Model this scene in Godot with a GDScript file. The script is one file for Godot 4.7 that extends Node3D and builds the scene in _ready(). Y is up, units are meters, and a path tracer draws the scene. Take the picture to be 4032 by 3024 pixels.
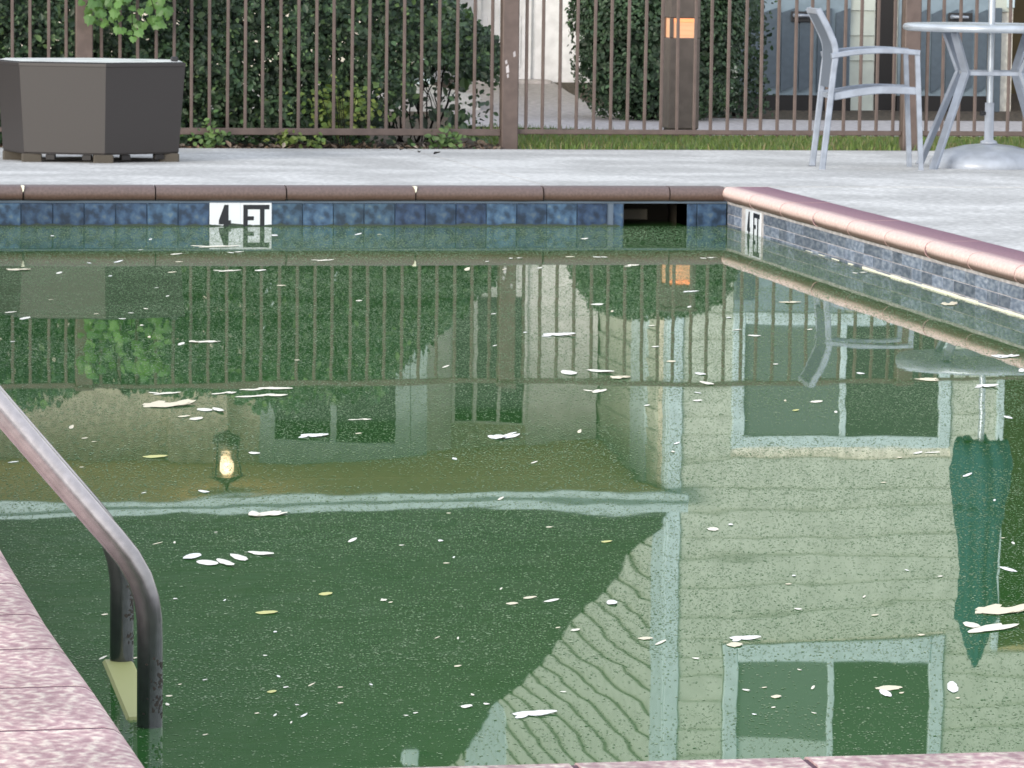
extends Node3D
# A green swimming pool with a picket fence, hedges and two houses behind it; the still water mirrors them.
# x runs along the far pool wall, z towards the camera along the right pool wall, the water lies at y = 0.

var M := {}
var used := {}
var rng := RandomNumberGenerator.new()

# ---------------------------------------------------------------- helpers
func L(r: float, g: float, b: float, a := 1.0) -> Color:
	var c := Color(r, g, b).linear_to_srgb()
	c.a = a
	return c

func numbered(called: String) -> String:
	if not used.has(called):
		used[called] = 0
		return called
	used[called] += 1
	return "%s_%03d" % [called, used[called]]

func nst() -> SurfaceTool:
	var st := SurfaceTool.new()
	st.begin(Mesh.PRIMITIVE_TRIANGLES)
	st.set_smooth_group(-1)
	return st

func tri(st: SurfaceTool, a: Vector3, b: Vector3, c: Vector3) -> void:
	st.add_vertex(a)
	st.add_vertex(c)
	st.add_vertex(b)

func quad(st: SurfaceTool, a: Vector3, b: Vector3, c: Vector3, d: Vector3) -> void:
	tri(st, a, b, c)
	tri(st, a, c, d)

func box(st: SurfaceTool, c: Vector3, s: Vector3, t := Transform3D.IDENTITY, b := 0.0) -> void:
	# a box of size s round c; with b > 0 its edges are chamfered by b
	var h := s * 0.5
	st.set_smooth_group(-1)
	if b <= 0.0:
		var p := []
		for i in 8:
			p.append(t * (c + Vector3(h.x if i & 1 else -h.x, h.y if i & 2 else -h.y, h.z if i & 4 else -h.z)))
		quad(st, p[4], p[5], p[7], p[6])
		quad(st, p[1], p[0], p[2], p[3])
		quad(st, p[5], p[1], p[3], p[7])
		quad(st, p[0], p[4], p[6], p[2])
		quad(st, p[6], p[7], p[3], p[2])
		quad(st, p[0], p[1], p[5], p[4])
		return
	var v := {}
	for sx in [-1, 1]:
		for sy in [-1, 1]:
			for sz in [-1, 1]:
				v[[0, sx, sy, sz]] = t * (c + Vector3(sx * h.x, sy * (h.y - b), sz * (h.z - b)))
				v[[1, sx, sy, sz]] = t * (c + Vector3(sx * (h.x - b), sy * h.y, sz * (h.z - b)))
				v[[2, sx, sy, sz]] = t * (c + Vector3(sx * (h.x - b), sy * (h.y - b), sz * h.z))
	var mid := t * c
	for s1 in [-1, 1]:
		face(st, [v[[0, s1, -1, -1]], v[[0, s1, 1, -1]], v[[0, s1, 1, 1]], v[[0, s1, -1, 1]]], mid)
		face(st, [v[[1, -1, s1, -1]], v[[1, 1, s1, -1]], v[[1, 1, s1, 1]], v[[1, -1, s1, 1]]], mid)
		face(st, [v[[2, -1, -1, s1]], v[[2, 1, -1, s1]], v[[2, 1, 1, s1]], v[[2, -1, 1, s1]]], mid)
		for s2 in [-1, 1]:
			face(st, [v[[0, s1, s2, -1]], v[[0, s1, s2, 1]], v[[1, s1, s2, 1]], v[[1, s1, s2, -1]]], mid)
			face(st, [v[[0, s1, -1, s2]], v[[0, s1, 1, s2]], v[[2, s1, 1, s2]], v[[2, s1, -1, s2]]], mid)
			face(st, [v[[1, -1, s1, s2]], v[[1, 1, s1, s2]], v[[2, 1, s1, s2]], v[[2, -1, s1, s2]]], mid)
			for s3 in [-1, 1]:
				face(st, [v[[0, s1, s2, s3]], v[[1, s1, s2, s3]], v[[2, s1, s2, s3]]], mid)

func face(st: SurfaceTool, p: Array, inside: Vector3) -> void:
	# a flat convex polygon turned away from a point inside the solid
	var n: Vector3 = (p[1] - p[0]).cross(p[2] - p[0])
	var away: bool = n.dot(p[0] - inside) > 0.0
	for i in range(1, p.size() - 1):
		if away:
			tri(st, p[0], p[i], p[i + 1])
		else:
			tri(st, p[0], p[i + 1], p[i])

func bx(x0: float, x1: float, y0: float, y1: float, z0: float, z1: float, b := 0.0, st: SurfaceTool = null) -> SurfaceTool:
	if st == null:
		st = nst()
	box(st, Vector3((x0 + x1) / 2, (y0 + y1) / 2, (z0 + z1) / 2), Vector3(absf(x1 - x0), absf(y1 - y0), absf(z1 - z0)), Transform3D.IDENTITY, b)
	return st

func tube(st: SurfaceTool, pts: Array, radii: Array, sides := 10, caps := true, squash := 1.0, cols := []) -> void:
	# a smooth round tube through the points; squash < 1 flattens it across
	var rings := []
	var up := Vector3(0, 0, 1)
	for i in pts.size():
		var d: Vector3 = (pts[mini(i + 1, pts.size() - 1)] - pts[maxi(i - 1, 0)]).normalized()
		if absf(d.dot(up)) > 0.95:
			up = Vector3(0, 1, 0) if absf(d.y) < 0.9 else Vector3(1, 0, 0)
		var side := d.cross(up).normalized()
		var other := side.cross(d).normalized()
		var r: float = radii[mini(i, radii.size() - 1)]
		var ring := []
		for k in sides:
			var a := TAU * k / sides
			ring.append(pts[i] + side * cos(a) * r + other * sin(a) * r * squash)
		rings.append(ring)
		up = other
	st.set_smooth_group(1)
	for i in rings.size() - 1:
		for k in sides:
			var m := (k + 1) % sides
			if cols.size():
				for e in [[i, k], [i + 1, m], [i, m], [i, k], [i + 1, k], [i + 1, m]]:
					st.set_color(cols[e[0]])
					st.add_vertex(rings[e[0]][e[1]])
				continue
			quad(st, rings[i][k], rings[i][m], rings[i + 1][m], rings[i + 1][k])
	st.set_smooth_group(-1)
	if caps:
		for k in range(1, sides - 1):
			tri(st, rings[0][0], rings[0][k + 1], rings[0][k])
			tri(st, rings[-1][0], rings[-1][k], rings[-1][k + 1])

func bar(st: SurfaceTool, a: Vector3, b: Vector3, w: float, d: float, across := Vector3(0, 0, 1), ch := 0.002) -> void:
	# a rectangular bar from a to b: d thick along «across», w the other way
	var y := (b - a).normalized()
	var x := y.cross(across).normalized()
	var z := x.cross(y).normalized()
	box(st, Vector3.ZERO, Vector3(w, a.distance_to(b), d), Transform3D(Basis(x, y, z), (a + b) / 2), ch)

func ribbon(st: SurfaceTool, pts: Array, w: float, d: float, across: Vector3) -> void:
	# a rectangular bar that follows a curve: d thick along «across», w the other way, its corners slightly rounded
	var rings := []
	for i in pts.size():
		var y: Vector3 = (pts[mini(i + 1, pts.size() - 1)] - pts[maxi(i - 1, 0)]).normalized()
		var x := y.cross(across).normalized()
		var z := x.cross(y).normalized()
		var r := minf(w, d) * 0.16
		var pr := [[w / 2 - r, -d / 2], [w / 2, -d / 2 + r], [w / 2, d / 2 - r], [w / 2 - r, d / 2], [-w / 2 + r, d / 2], [-w / 2, d / 2 - r], [-w / 2, -d / 2 + r], [-w / 2 + r, -d / 2]]
		var ring := []
		for q in pr:
			ring.append(pts[i] + x * q[0] + z * q[1])
		rings.append(ring)
	for i in rings.size() - 1:
		for k in 8:
			var m := (k + 1) % 8
			st.set_smooth_group(k + 2)
			quad(st, rings[i][m], rings[i][k], rings[i + 1][k], rings[i + 1][m])
	st.set_smooth_group(-1)
	for k in range(1, 7):
		tri(st, rings[0][0], rings[0][k], rings[0][k + 1])
		tri(st, rings[-1][0], rings[-1][k + 1], rings[-1][k])

func prism(st: SurfaceTool, poly: Array, t: Transform3D, h0: float, h1: float) -> void:
	# the polygon (counterclockwise, in x and y) swept from z = h0 to z = h1
	st.set_smooth_group(-1)
	var pv := PackedVector2Array(poly)
	if Geometry2D.is_polygon_clockwise(pv):
		pv.reverse()
	var n := pv.size()
	for i in n:
		var p := pv[i]
		var q := pv[(i + 1) % n]
		quad(st, t * Vector3(p.x, p.y, h0), t * Vector3(q.x, q.y, h0), t * Vector3(q.x, q.y, h1), t * Vector3(p.x, p.y, h1))
	var ix := Geometry2D.triangulate_polygon(pv)
	for i in range(0, ix.size(), 3):
		var a := pv[ix[i]]
		var b := pv[ix[i + 1]]
		var c := pv[ix[i + 2]]
		if (b - a).cross(c - a) < 0:
			var s := b
			b = c
			c = s
		tri(st, t * Vector3(a.x, a.y, h1), t * Vector3(b.x, b.y, h1), t * Vector3(c.x, c.y, h1))
		tri(st, t * Vector3(a.x, a.y, h0), t * Vector3(c.x, c.y, h0), t * Vector3(b.x, b.y, h0))

func lathe(st: SurfaceTool, prof: Array, c: Vector3, segs := 28, smooth := true) -> void:
	# profile points (radius, height) from the bottom outside to the top
	for i in prof.size() - 1:
		st.set_smooth_group(1 if smooth else -1)
		var p: Vector2 = prof[i]
		var q: Vector2 = prof[i + 1]
		for k in segs:
			var a := TAU * k / segs
			var b := TAU * (k + 1) / segs
			var pa := c + Vector3(cos(a) * p.x, p.y, sin(a) * p.x)
			var pb := c + Vector3(cos(b) * p.x, p.y, sin(b) * p.x)
			var qa := c + Vector3(cos(a) * q.x, q.y, sin(a) * q.x)
			var qb := c + Vector3(cos(b) * q.x, q.y, sin(b) * q.x)
			if p.x > 1e-5:
				tri(st, pa, qb, pb)
			if q.x > 1e-5:
				tri(st, pa, qa, qb)
	st.set_smooth_group(-1)

func put(called: String, mesh: Mesh, m: Material, parent: Node3D = self) -> MeshInstance3D:
	var o := MeshInstance3D.new()
	o.name = numbered(called) if parent == self else called
	o.mesh = mesh
	if m:
		o.material_override = null
		for i in mesh.get_surface_count():
			mesh.surface_set_material(i, m)
	parent.add_child(o, true)
	if parent != self and parent.get_parent() == self and parent.has_meta("world"):
		o.position = -parent.position
	return o

func obj(called: String, st: SurfaceTool, m: Material, parent: Node3D = self) -> MeshInstance3D:
	st.generate_normals()
	return put(called, st.commit(), m, parent)

func thing(called: String, label: String, category: String, at := Vector3.ZERO, group := "") -> Node3D:
	# a thing at its base; its parts are built in world coordinates and moved under it
	var o := Node3D.new()
	o.name = numbered(called)
	add_child(o)
	o.position = at
	o.set_meta("world", true)
	o.set_meta("label", label)
	o.set_meta("category", category)
	if group:
		o.set_meta("group", group)
	return o

func tag(o: Node3D, label: String, category: String, group := "") -> Node3D:
	o.set_meta("label", label)
	o.set_meta("category", category)
	if group:
		o.set_meta("group", group)
	return o

func kind(o: Node3D, k: String) -> Node3D:
	o.set_meta("kind", k)
	return o

func setting(called: String, at := Vector3.ZERO) -> Node3D:
	var o := Node3D.new()
	o.name = called
	add_child(o)
	o.position = at
	o.set_meta("world", true)
	o.set_meta("kind", "structure")
	return o

func ntex(sd: int, freq: float, stops: Array, oct := 4, size := 512, type := FastNoiseLite.TYPE_SIMPLEX_SMOOTH) -> NoiseTexture2D:
	var n := FastNoiseLite.new()
	n.noise_type = type
	n.seed = sd
	n.frequency = freq
	n.fractal_octaves = oct
	var t := NoiseTexture2D.new()
	t.width = size
	t.height = size
	t.seamless = true
	t.noise = n
	if stops.size():
		var g := Gradient.new()
		var offs := PackedFloat32Array()
		var cols := PackedColorArray()
		for s in stops:
			offs.append(s[0])
			cols.append(s[1])
		g.offsets = offs
		g.colors = cols
		t.color_ramp = g
	return t

func mat(c: Color, rough := 0.7, metal := 0.0, tex: Texture2D = null, metres := 1.0, spec := 0.5) -> StandardMaterial3D:
	var m := StandardMaterial3D.new()
	m.albedo_color = c
	m.roughness = rough
	m.metallic = metal
	m.metallic_specular = spec
	if tex:
		m.albedo_texture = tex
		m.uv1_triplanar = true
		m.uv1_world_triplanar = true
		m.uv1_scale = Vector3.ONE / metres
	return m

func relief(m: StandardMaterial3D, tex: Texture2D, cm: float) -> StandardMaterial3D:
	m.heightmap_enabled = true
	m.heightmap_texture = tex
	m.heightmap_scale = cm
	return m

func vivid(m: StandardMaterial3D) -> StandardMaterial3D:
	m.vertex_color_use_as_albedo = true
	return m

func grey(v0: float, v1: float) -> Array:
	return [[0.25, L(v0, v0, v0)], [0.75, L(v1, v1, v1)]]

func ground_y(z: float) -> float:
	# the ground falls a little behind the deck and climbs to the doorstep of the low house
	var zs := [-400.0, -14.3, -11.6, -10.0, -7.0, -4.85, 400.0]
	var ys := [0.235, 0.235, 0.118, 0.106, 0.098, 0.112, 0.112]
	for i in 6:
		if z <= zs[i + 1]:
			return lerpf(ys[i], ys[i + 1], (z - zs[i]) / (zs[i + 1] - zs[i]))
	return 0.112

func deck_y(z: float) -> float:
	return 0.192 if z > -0.1 else lerpf(0.192, 0.134, (-0.1 - z) / 4.75)

# leaf-like meshes ------------------------------------------------
func leaf_mesh(m: Material, wide := 0.5, fold := 0.25) -> ArrayMesh:
	# a pointed oval leaf 1 long along +y, folded a little along its rib
	var st := nst()
	var pr := [Vector2(0, 0), Vector2(wide * 0.42, 0.28), Vector2(wide * 0.5, 0.55), Vector2(wide * 0.26, 0.84), Vector2(0, 1)]
	for i in 4:
		var p: Vector2 = pr[i]
		var q: Vector2 = pr[i + 1]
		tri(st, Vector3(0, 0.5, 0), Vector3(p.x, p.y, p.x * fold), Vector3(q.x, q.y, q.x * fold))
		tri(st, Vector3(0, 0.5, 0), Vector3(-q.x, q.y, q.x * fold), Vector3(-p.x, p.y, p.x * fold))
	st.generate_normals()
	var me := st.commit()
	me.surface_set_material(0, m)
	return me

func scatter(called: String, mesh: Mesh, where: Array, tints: Array, parent: Node3D = self) -> MultiMeshInstance3D:
	var mm := MultiMesh.new()
	mm.transform_format = MultiMesh.TRANSFORM_3D
	mm.use_colors = true
	mm.mesh = mesh
	mm.instance_count = where.size()
	for i in where.size():
		mm.set_instance_transform(i, where[i])
		mm.set_instance_color(i, tints[i])
	var o := MultiMeshInstance3D.new()
	o.name = numbered(called) if parent == self else called
	o.multimesh = mm
	parent.add_child(o, true)
	if parent != self and parent.has_meta("world"):
		o.position = -parent.position
	o.set_meta("kind", "stuff")
	return o

func turned(at: Vector3, size: float, towards: Vector3, spread := 1.0) -> Transform3D:
	# a leaf at a point, its face roughly towards a direction
	var z := (towards + Vector3(rng.randfn(), rng.randfn(), rng.randfn()) * 0.55 * spread).normalized()
	var y := Vector3(rng.randfn() * 0.7, rng.randfn() * 0.7 + 0.1, rng.randfn() * 0.7)
	y = (y - z * y.dot(z)).normalized()
	return Transform3D(Basis(y.cross(z), y, z).scaled(Vector3.ONE * size), at)

func materials() -> void:
	var fine := ntex(3, 0.035, grey(0.72, 1.0), 5)
	var broad := ntex(9, 0.014, grey(0.72, 1.0), 4, 256)
	M.concrete = relief(mat(L(0.70, 0.695, 0.68), 0.75, 0.0, fine, 0.9), fine, 0.25)
	M.concrete.detail_enabled = true
	M.concrete.detail_albedo = broad
	M.concrete.detail_blend_mode = BaseMaterial3D.BLEND_MODE_MUL
	M.concrete.detail_uv_layer = BaseMaterial3D.DETAIL_UV_2
	M.concrete.uv2_triplanar = true
	M.concrete.uv2_world_triplanar = true
	M.concrete.uv2_scale = Vector3.ONE / 3.7
	M.walk = mat(L(0.50, 0.47, 0.48), 0.8, 0.0, fine, 1.3)
	M.joint = mat(L(0.16, 0.15, 0.14), 0.9)
	var worn := ntex(17, 0.03, [[0.2, L(0.42, 0.245, 0.265)], [0.42, L(0.54, 0.35, 0.355)], [0.6, L(0.66, 0.50, 0.465)], [0.8, L(0.84, 0.73, 0.63)]], 6)
	M.coping_worn = relief(mat(Color.WHITE, 0.7, 0.0, worn, 0.55), worn, 0.5)
	M.coping_worn.uv1_scale = Vector3(2.6, 3.0, 2.2)
	M.coping_worn.detail_enabled = true
	M.coping_worn.detail_albedo = broad
	M.coping_worn.detail_blend_mode = BaseMaterial3D.BLEND_MODE_MUL
	M.coping_worn.detail_uv_layer = BaseMaterial3D.DETAIL_UV_2
	M.coping_worn.uv2_triplanar = true
	M.coping_worn.uv2_world_triplanar = true
	M.coping_worn.uv2_scale = Vector3(1.6, 1.6, 0.7)
	var coping := ntex(23, 0.05, grey(0.74, 1.0), 4)
	M.coping = relief(vivid(mat(Color.WHITE, 0.58, 0.0, coping, 0.5)), coping, 0.25)
	var glaze := ntex(31, 0.013, [[0.2, L(0.018, 0.034, 0.066)], [0.5, L(0.036, 0.072, 0.145)], [0.7, L(0.050, 0.098, 0.185)], [0.9, L(0.10, 0.14, 0.19)]], 6)
	M.tiles = []
	for k in 5:
		var v: float = [1.0, 0.82, 1.12, 0.92, 1.04][k]
		M.tiles.append(mat(Color(v, v * 1.01, v * [1.0, 1.05, 0.97, 1.0, 0.94][k]), 0.3, 0.0, glaze, 0.45))
	M.tile = M.tiles[0]
	var aged := ntex(37, 0.03, [[0.2, L(0.10, 0.125, 0.165)], [0.5, L(0.165, 0.195, 0.245)], [0.85, L(0.27, 0.30, 0.33)]], 6)
	M.tile_aged = mat(Color.WHITE, 0.35, 0.0, aged, 0.4)
	M.aged = []
	for k in 5:
		var v: float = [1.0, 0.88, 1.14, 0.94, 1.07][k]
		var one := mat(Color(v, v, v * 1.03), 0.35, 0.0, aged, 0.4)
		one.uv1_scale = Vector3(2.5, 2.5, 0.9)
		M.aged.append(one)
	M.tile_aged.uv1_scale = Vector3(2.5, 2.5, 0.55)
	M.tile_white = mat(L(0.72, 0.76, 0.82), 0.25)
	M.letter = mat(L(0.012, 0.014, 0.02), 0.4)
	M.grout = mat(L(0.12, 0.16, 0.22), 0.85)
	M.plaster = mat(L(0.10, 0.16, 0.09), 0.9, 0.0, broad, 1.5)
	M.scale = mat(L(0.85, 0.83, 0.68), 0.8)
	M.algae = mat(L(0.045, 0.065, 0.05), 0.8)
	M.hole = mat(L(0.05, 0.04, 0.03), 0.8)
	# milky green water: part cloudy body, part clear, with the sheen of a still surface
	M.water = StandardMaterial3D.new()
	M.water.transparency = BaseMaterial3D.TRANSPARENCY_ALPHA
	M.water.albedo_color = L(0.050, 0.185, 0.042, 0.62)
	M.water.roughness = 0.012
	M.water.metallic_specular = 0.68
	M.speck = vivid(mat(Color.WHITE, 0.9))
	M.petal = mat(L(0.86, 0.83, 0.74), 0.6)
	M.petal_tones = [M.petal, mat(L(0.78, 0.70, 0.52), 0.6), mat(L(0.88, 0.87, 0.84), 0.55), mat(L(0.84, 0.79, 0.66), 0.6)]
	M.petal_yellow = mat(L(0.62, 0.60, 0.22), 0.6)
	var weather := ntex(41, 0.02, grey(0.8, 1.0), 4, 256)
	M.fence = mat(L(0.118, 0.086, 0.075), 0.5, 0.0, weather, 0.6)
	M.bollard = mat(L(0.112, 0.09, 0.08), 0.55, 0.0, weather, 0.6)
	M.dark_metal = mat(L(0.02, 0.02, 0.022), 0.45)
	M.amber = mat(L(0.7, 0.42, 0.25), 0.4)
	M.amber.emission_enabled = true
	M.amber.emission = L(1.0, 0.42, 0.20)
	M.amber.emission_energy_multiplier = 0.18
	M.glow = mat(L(0.8, 0.4, 0.2), 0.4)
	M.glow.emission_enabled = true
	M.glow.emission = L(1.0, 0.20, 0.05)
	M.glow.emission_energy_multiplier = 0.5
	M.bulb = mat(L(0.9, 0.85, 0.75), 0.4)
	M.bulb.emission_enabled = true
	M.bulb.emission = L(1.0, 0.72, 0.40)
	M.bulb.emission_energy_multiplier = 0.9
	var weave := ntex(43, 0.25, grey(0.7, 1.0), 2, 256)
	M.planter = relief(mat(L(0.033, 0.028, 0.027), 0.5, 0.0, weave, 0.35), weave, 0.15)
	M.lid = mat(L(0.84, 0.86, 0.82), 0.35, 0.0, broad, 0.8)
	M.foot = mat(L(0.065, 0.055, 0.042), 0.8)
	M.alu = mat(L(0.34, 0.38, 0.45), 0.38, 0.35, weather, 0.5)
	M.sling = mat(L(0.10, 0.12, 0.15), 0.75)
	M.table = mat(L(0.46, 0.51, 0.57), 0.3, 0.3, weather, 0.7)
	M.base_grey = mat(L(0.40, 0.44, 0.51), 0.3, 0.0, broad, 0.5)
	M.canvas = mat(L(0.012, 0.075, 0.10), 0.85, 0.0, weather, 0.3)
	M.steel = mat(L(0.40, 0.38, 0.39), 0.18, 0.9, weather, 0.12)
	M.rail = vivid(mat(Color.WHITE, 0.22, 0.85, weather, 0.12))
	M.mortar = mat(L(0.13, 0.065, 0.09), 0.9)
	M.rust = mat(L(0.045, 0.036, 0.030), 0.8)
	M.tread = mat(L(0.36, 0.37, 0.14), 0.6)
	var boards := ntex(47, 0.02, grey(0.86, 1.0), 4, 256)
	M.siding = mat(L(0.53, 0.57, 0.51), 0.65, 0.0, boards, 1.2)
	M.wall = mat(L(0.84, 0.80, 0.70), 0.85, 0.0, fine, 1.4)
	M.trim = mat(L(0.54, 0.66, 0.71), 0.5, 0.0, boards, 0.9)
	M.white_paint = mat(L(0.86, 0.86, 0.91), 0.5, 0.0, boards, 0.8)
	M.soffit = mat(L(0.58, 0.48, 0.28), 0.8, 0.0, boards, 0.5)
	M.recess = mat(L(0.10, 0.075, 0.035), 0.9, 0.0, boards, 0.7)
	M.glass = mat(L(0.018, 0.026, 0.024), 0.08)
	M.glass_pale = mat(L(0.10, 0.13, 0.13), 0.12)
	M.blind = mat(L(0.42, 0.50, 0.50), 0.8)
	M.shingle = vivid(mat(Color.WHITE, 0.9, 0.0, fine, 0.4))
	M.blue_slat = mat(L(0.085, 0.115, 0.145), 0.5, 0.0, boards, 0.4)
	M.blue_panel = mat(L(0.23, 0.30, 0.35), 0.5, 0.0, boards, 0.6)
	M.plinth = mat(L(0.015, 0.013, 0.013), 0.7)
	var earth := ntex(53, 0.03, [[0.25, L(0.035, 0.027, 0.02)], [0.6, L(0.09, 0.07, 0.05)], [0.85, L(0.16, 0.12, 0.085)]], 5)
	M.earth = relief(mat(Color.WHITE, 0.95, 0.0, earth, 0.8), earth, 1.5)
	var turf := ntex(59, 0.04, [[0.25, L(0.05, 0.075, 0.025)], [0.75, L(0.12, 0.17, 0.05)]], 5)
	M.turf = mat(Color.WHITE, 0.95, 0.0, turf, 0.8)
	M.leaf = vivid(mat(Color.WHITE, 0.5))
	M.leaf.backlight_enabled = true
	M.leaf.backlight = Color(0.35, 0.4, 0.2)
	M.bark = mat(L(0.085, 0.068, 0.055), 0.9, 0.0, earth, 0.3)

# ---------------------------------------------------------------- the scene
func _ready() -> void:
	rng.seed = 11
	var cam := Camera3D.new()
	cam.name = "camera"
	cam.fov = 11.146
	cam.near = 0.1
	cam.far = 900.0
	var yaw := deg_to_rad(10.2)
	var tilt := atan(1702.0 / 15500.0)
	var ahead := Vector3(sin(yaw), 0, -cos(yaw))
	var fwd := ahead * cos(tilt) - Vector3.UP * sin(tilt)
	var up := Vector3.UP * cos(tilt) + ahead * sin(tilt)
	var right := Vector3(cos(yaw), 0, sin(yaw))
	var r2 := right * cos(0.0125) + up * sin(0.0125)
	cam.transform = Transform3D(Basis(r2, up * cos(0.0125) - right * sin(0.0125), -fwd), Vector3(-4.53, 1.35, 19.16))
	var optics := CameraAttributesPhysical.new()
	optics.frustum_focal_length = 122.98
	optics.frustum_focus_distance = 8.5
	optics.exposure_aperture = 34.0
	cam.attributes = optics
	add_child(cam)
	cam.current = true
	var sky_look := ProceduralSkyMaterial.new()
	sky_look.sky_top_color = Color(0.75, 0.785, 0.84)
	sky_look.sky_horizon_color = Color(1.0, 1.0, 1.0)
	sky_look.sky_curve = 0.28
	sky_look.ground_horizon_color = Color(0.5, 0.5, 0.48)
	sky_look.ground_bottom_color = Color(0.3, 0.3, 0.28)
	var sky := Sky.new()
	sky.sky_material = sky_look
	var env := Environment.new()
	env.background_mode = Environment.BG_SKY
	env.sky = sky
	env.tonemap_mode = Environment.TONE_MAPPER_LINEAR
	env.tonemap_exposure = 2.0
	env.sdfgi_enabled = true
	env.ssao_enabled = true
	env.ssil_enabled = true
	var we := WorldEnvironment.new()
	we.name = "world_environment"
	we.environment = env
	add_child(we)
	var sun := DirectionalLight3D.new()
	sun.name = "sun"
	sun.light_color = Color(1.0, 0.97, 0.92)
	sun.light_energy = 0.72
	sun.light_angular_distance = 30.0
	sun.shadow_enabled = true
	sun.look_at_from_position(Vector3(-13.5, 2.6, 11.5), Vector3.ZERO)
	add_child(sun)
	materials()
	terrain()
	pool()
	water()
	two_storey_house()
	low_house()
	fence()
	hedges()
	lights_out_there()
	furniture()
	ladder()
	vine_and_weeds()
	petals()
	litter()

func strip_sheet(called: String, rows: Array, dy: float, m: Material) -> MeshInstance3D:
	# rows of [z, x0, x1] on the ground, dy above it
	var st := nst()
	st.set_smooth_group(1)
	for i in rows.size() - 1:
		var a: Array = rows[i]
		var b: Array = rows[i + 1]
		quad(st, Vector3(b[1], ground_y(b[0]) + dy, b[0]), Vector3(b[2], ground_y(b[0]) + dy, b[0]), Vector3(a[2], ground_y(a[0]) + dy, a[0]), Vector3(a[1], ground_y(a[0]) + dy, a[0])) if b[0] > a[0] else quad(st, Vector3(a[1], ground_y(a[0]) + dy, a[0]), Vector3(a[2], ground_y(a[0]) + dy, a[0]), Vector3(b[2], ground_y(b[0]) + dy, b[0]), Vector3(b[1], ground_y(b[0]) + dy, b[0]))
	return obj(called, st, m)

func terrain() -> void:
	var st := nst()
	st.set_smooth_group(1)
	var zs := [-300.0, -14.3, -11.6, -10.0, -7.0, -4.85]
	for i in 5:
		var y0 := ground_y(zs[i])
		var y1 := ground_y(zs[i + 1])
		quad(st, Vector3(-300, y1, zs[i + 1]), Vector3(300, y1, zs[i + 1]), Vector3(300, y0, zs[i]), Vector3(-300, y0, zs[i]))
	for q in [[-300.0, -9.0, -4.85, 300.0], [9.0, 300.0, -4.85, 300.0], [-9.0, 9.0, 26.0, 300.0]]:
		quad(st, Vector3(q[0], 0.112, q[3]), Vector3(q[1], 0.112, q[3]), Vector3(q[1], 0.112, q[2]), Vector3(q[0], 0.112, q[2]))
	kind(obj("ground", st, M.earth), "structure")
	kind(strip_sheet("lawn", [[-4.87, -0.2, 30.0], [-7.0, -0.15, 30.0], [-7.35, -0.1, 30.0], [-8.12, -0.1, 1.6], [-8.44, -0.1, 0.6]], 0.004, M.turf), "structure")
	var walk := [[-7.25, 1.36, 30.0], [-8.1, 0.93, 30.0], [-8.44, 0.1, 30.0], [-9.6, 0.18, 30.0], [-9.66, 0.19, 2.9], [-10.0, 0.23, 2.05], [-10.4, 0.29, 1.86], [-11.0, 0.39, 1.76], [-11.6, 0.52, 1.69], [-12.2, 0.66, 1.68], [-13.1, 0.84, 1.72], [-13.8, 0.95, 1.77], [-14.29, 1.0, 1.8]]
	kind(strip_sheet("concrete_path", walk, 0.012, M.walk), "structure")
	# the deck: five slabs round the pool, with open joints between them
	var deck := setting("pool_deck", Vector3(-2, 0, -0.4))
	for e in [[-9.0, -0.894], [-0.886, 9.0]]:
		st = nst()
		var x0: float = e[0]
		var x1: float = e[1]
		prism(st, [Vector2(-0.095, 0.117), Vector2(-0.095, 0.192), Vector2(-4.85, 0.134), Vector2(-4.85, 0.02), Vector2(-0.5, 0.02), Vector2(-0.5, 0.117)], Transform3D(Basis(Vector3(0, 0, 1), Vector3(0, 1, 0), Vector3(-1, 0, 0)), Vector3.ZERO), -x1, -x0)
		obj("slab", st, M.concrete, deck)
	obj("slab", bx(0.219, 9.0, 0.02, 0.19, -0.093, 26.0), M.concrete, deck)
	obj("slab", bx(-9.0, -4.44, 0.02, 0.19, -0.093, 26.0), M.concrete, deck)
	obj("slab", bx(-4.438, 0.217, 0.02, 0.19, 14.12, 26.0), M.concrete, deck)
	obj("joint_filler", bx(-0.8945, -0.8855, 0.02, 0.125, -4.84, -0.1), M.joint, deck)

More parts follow.
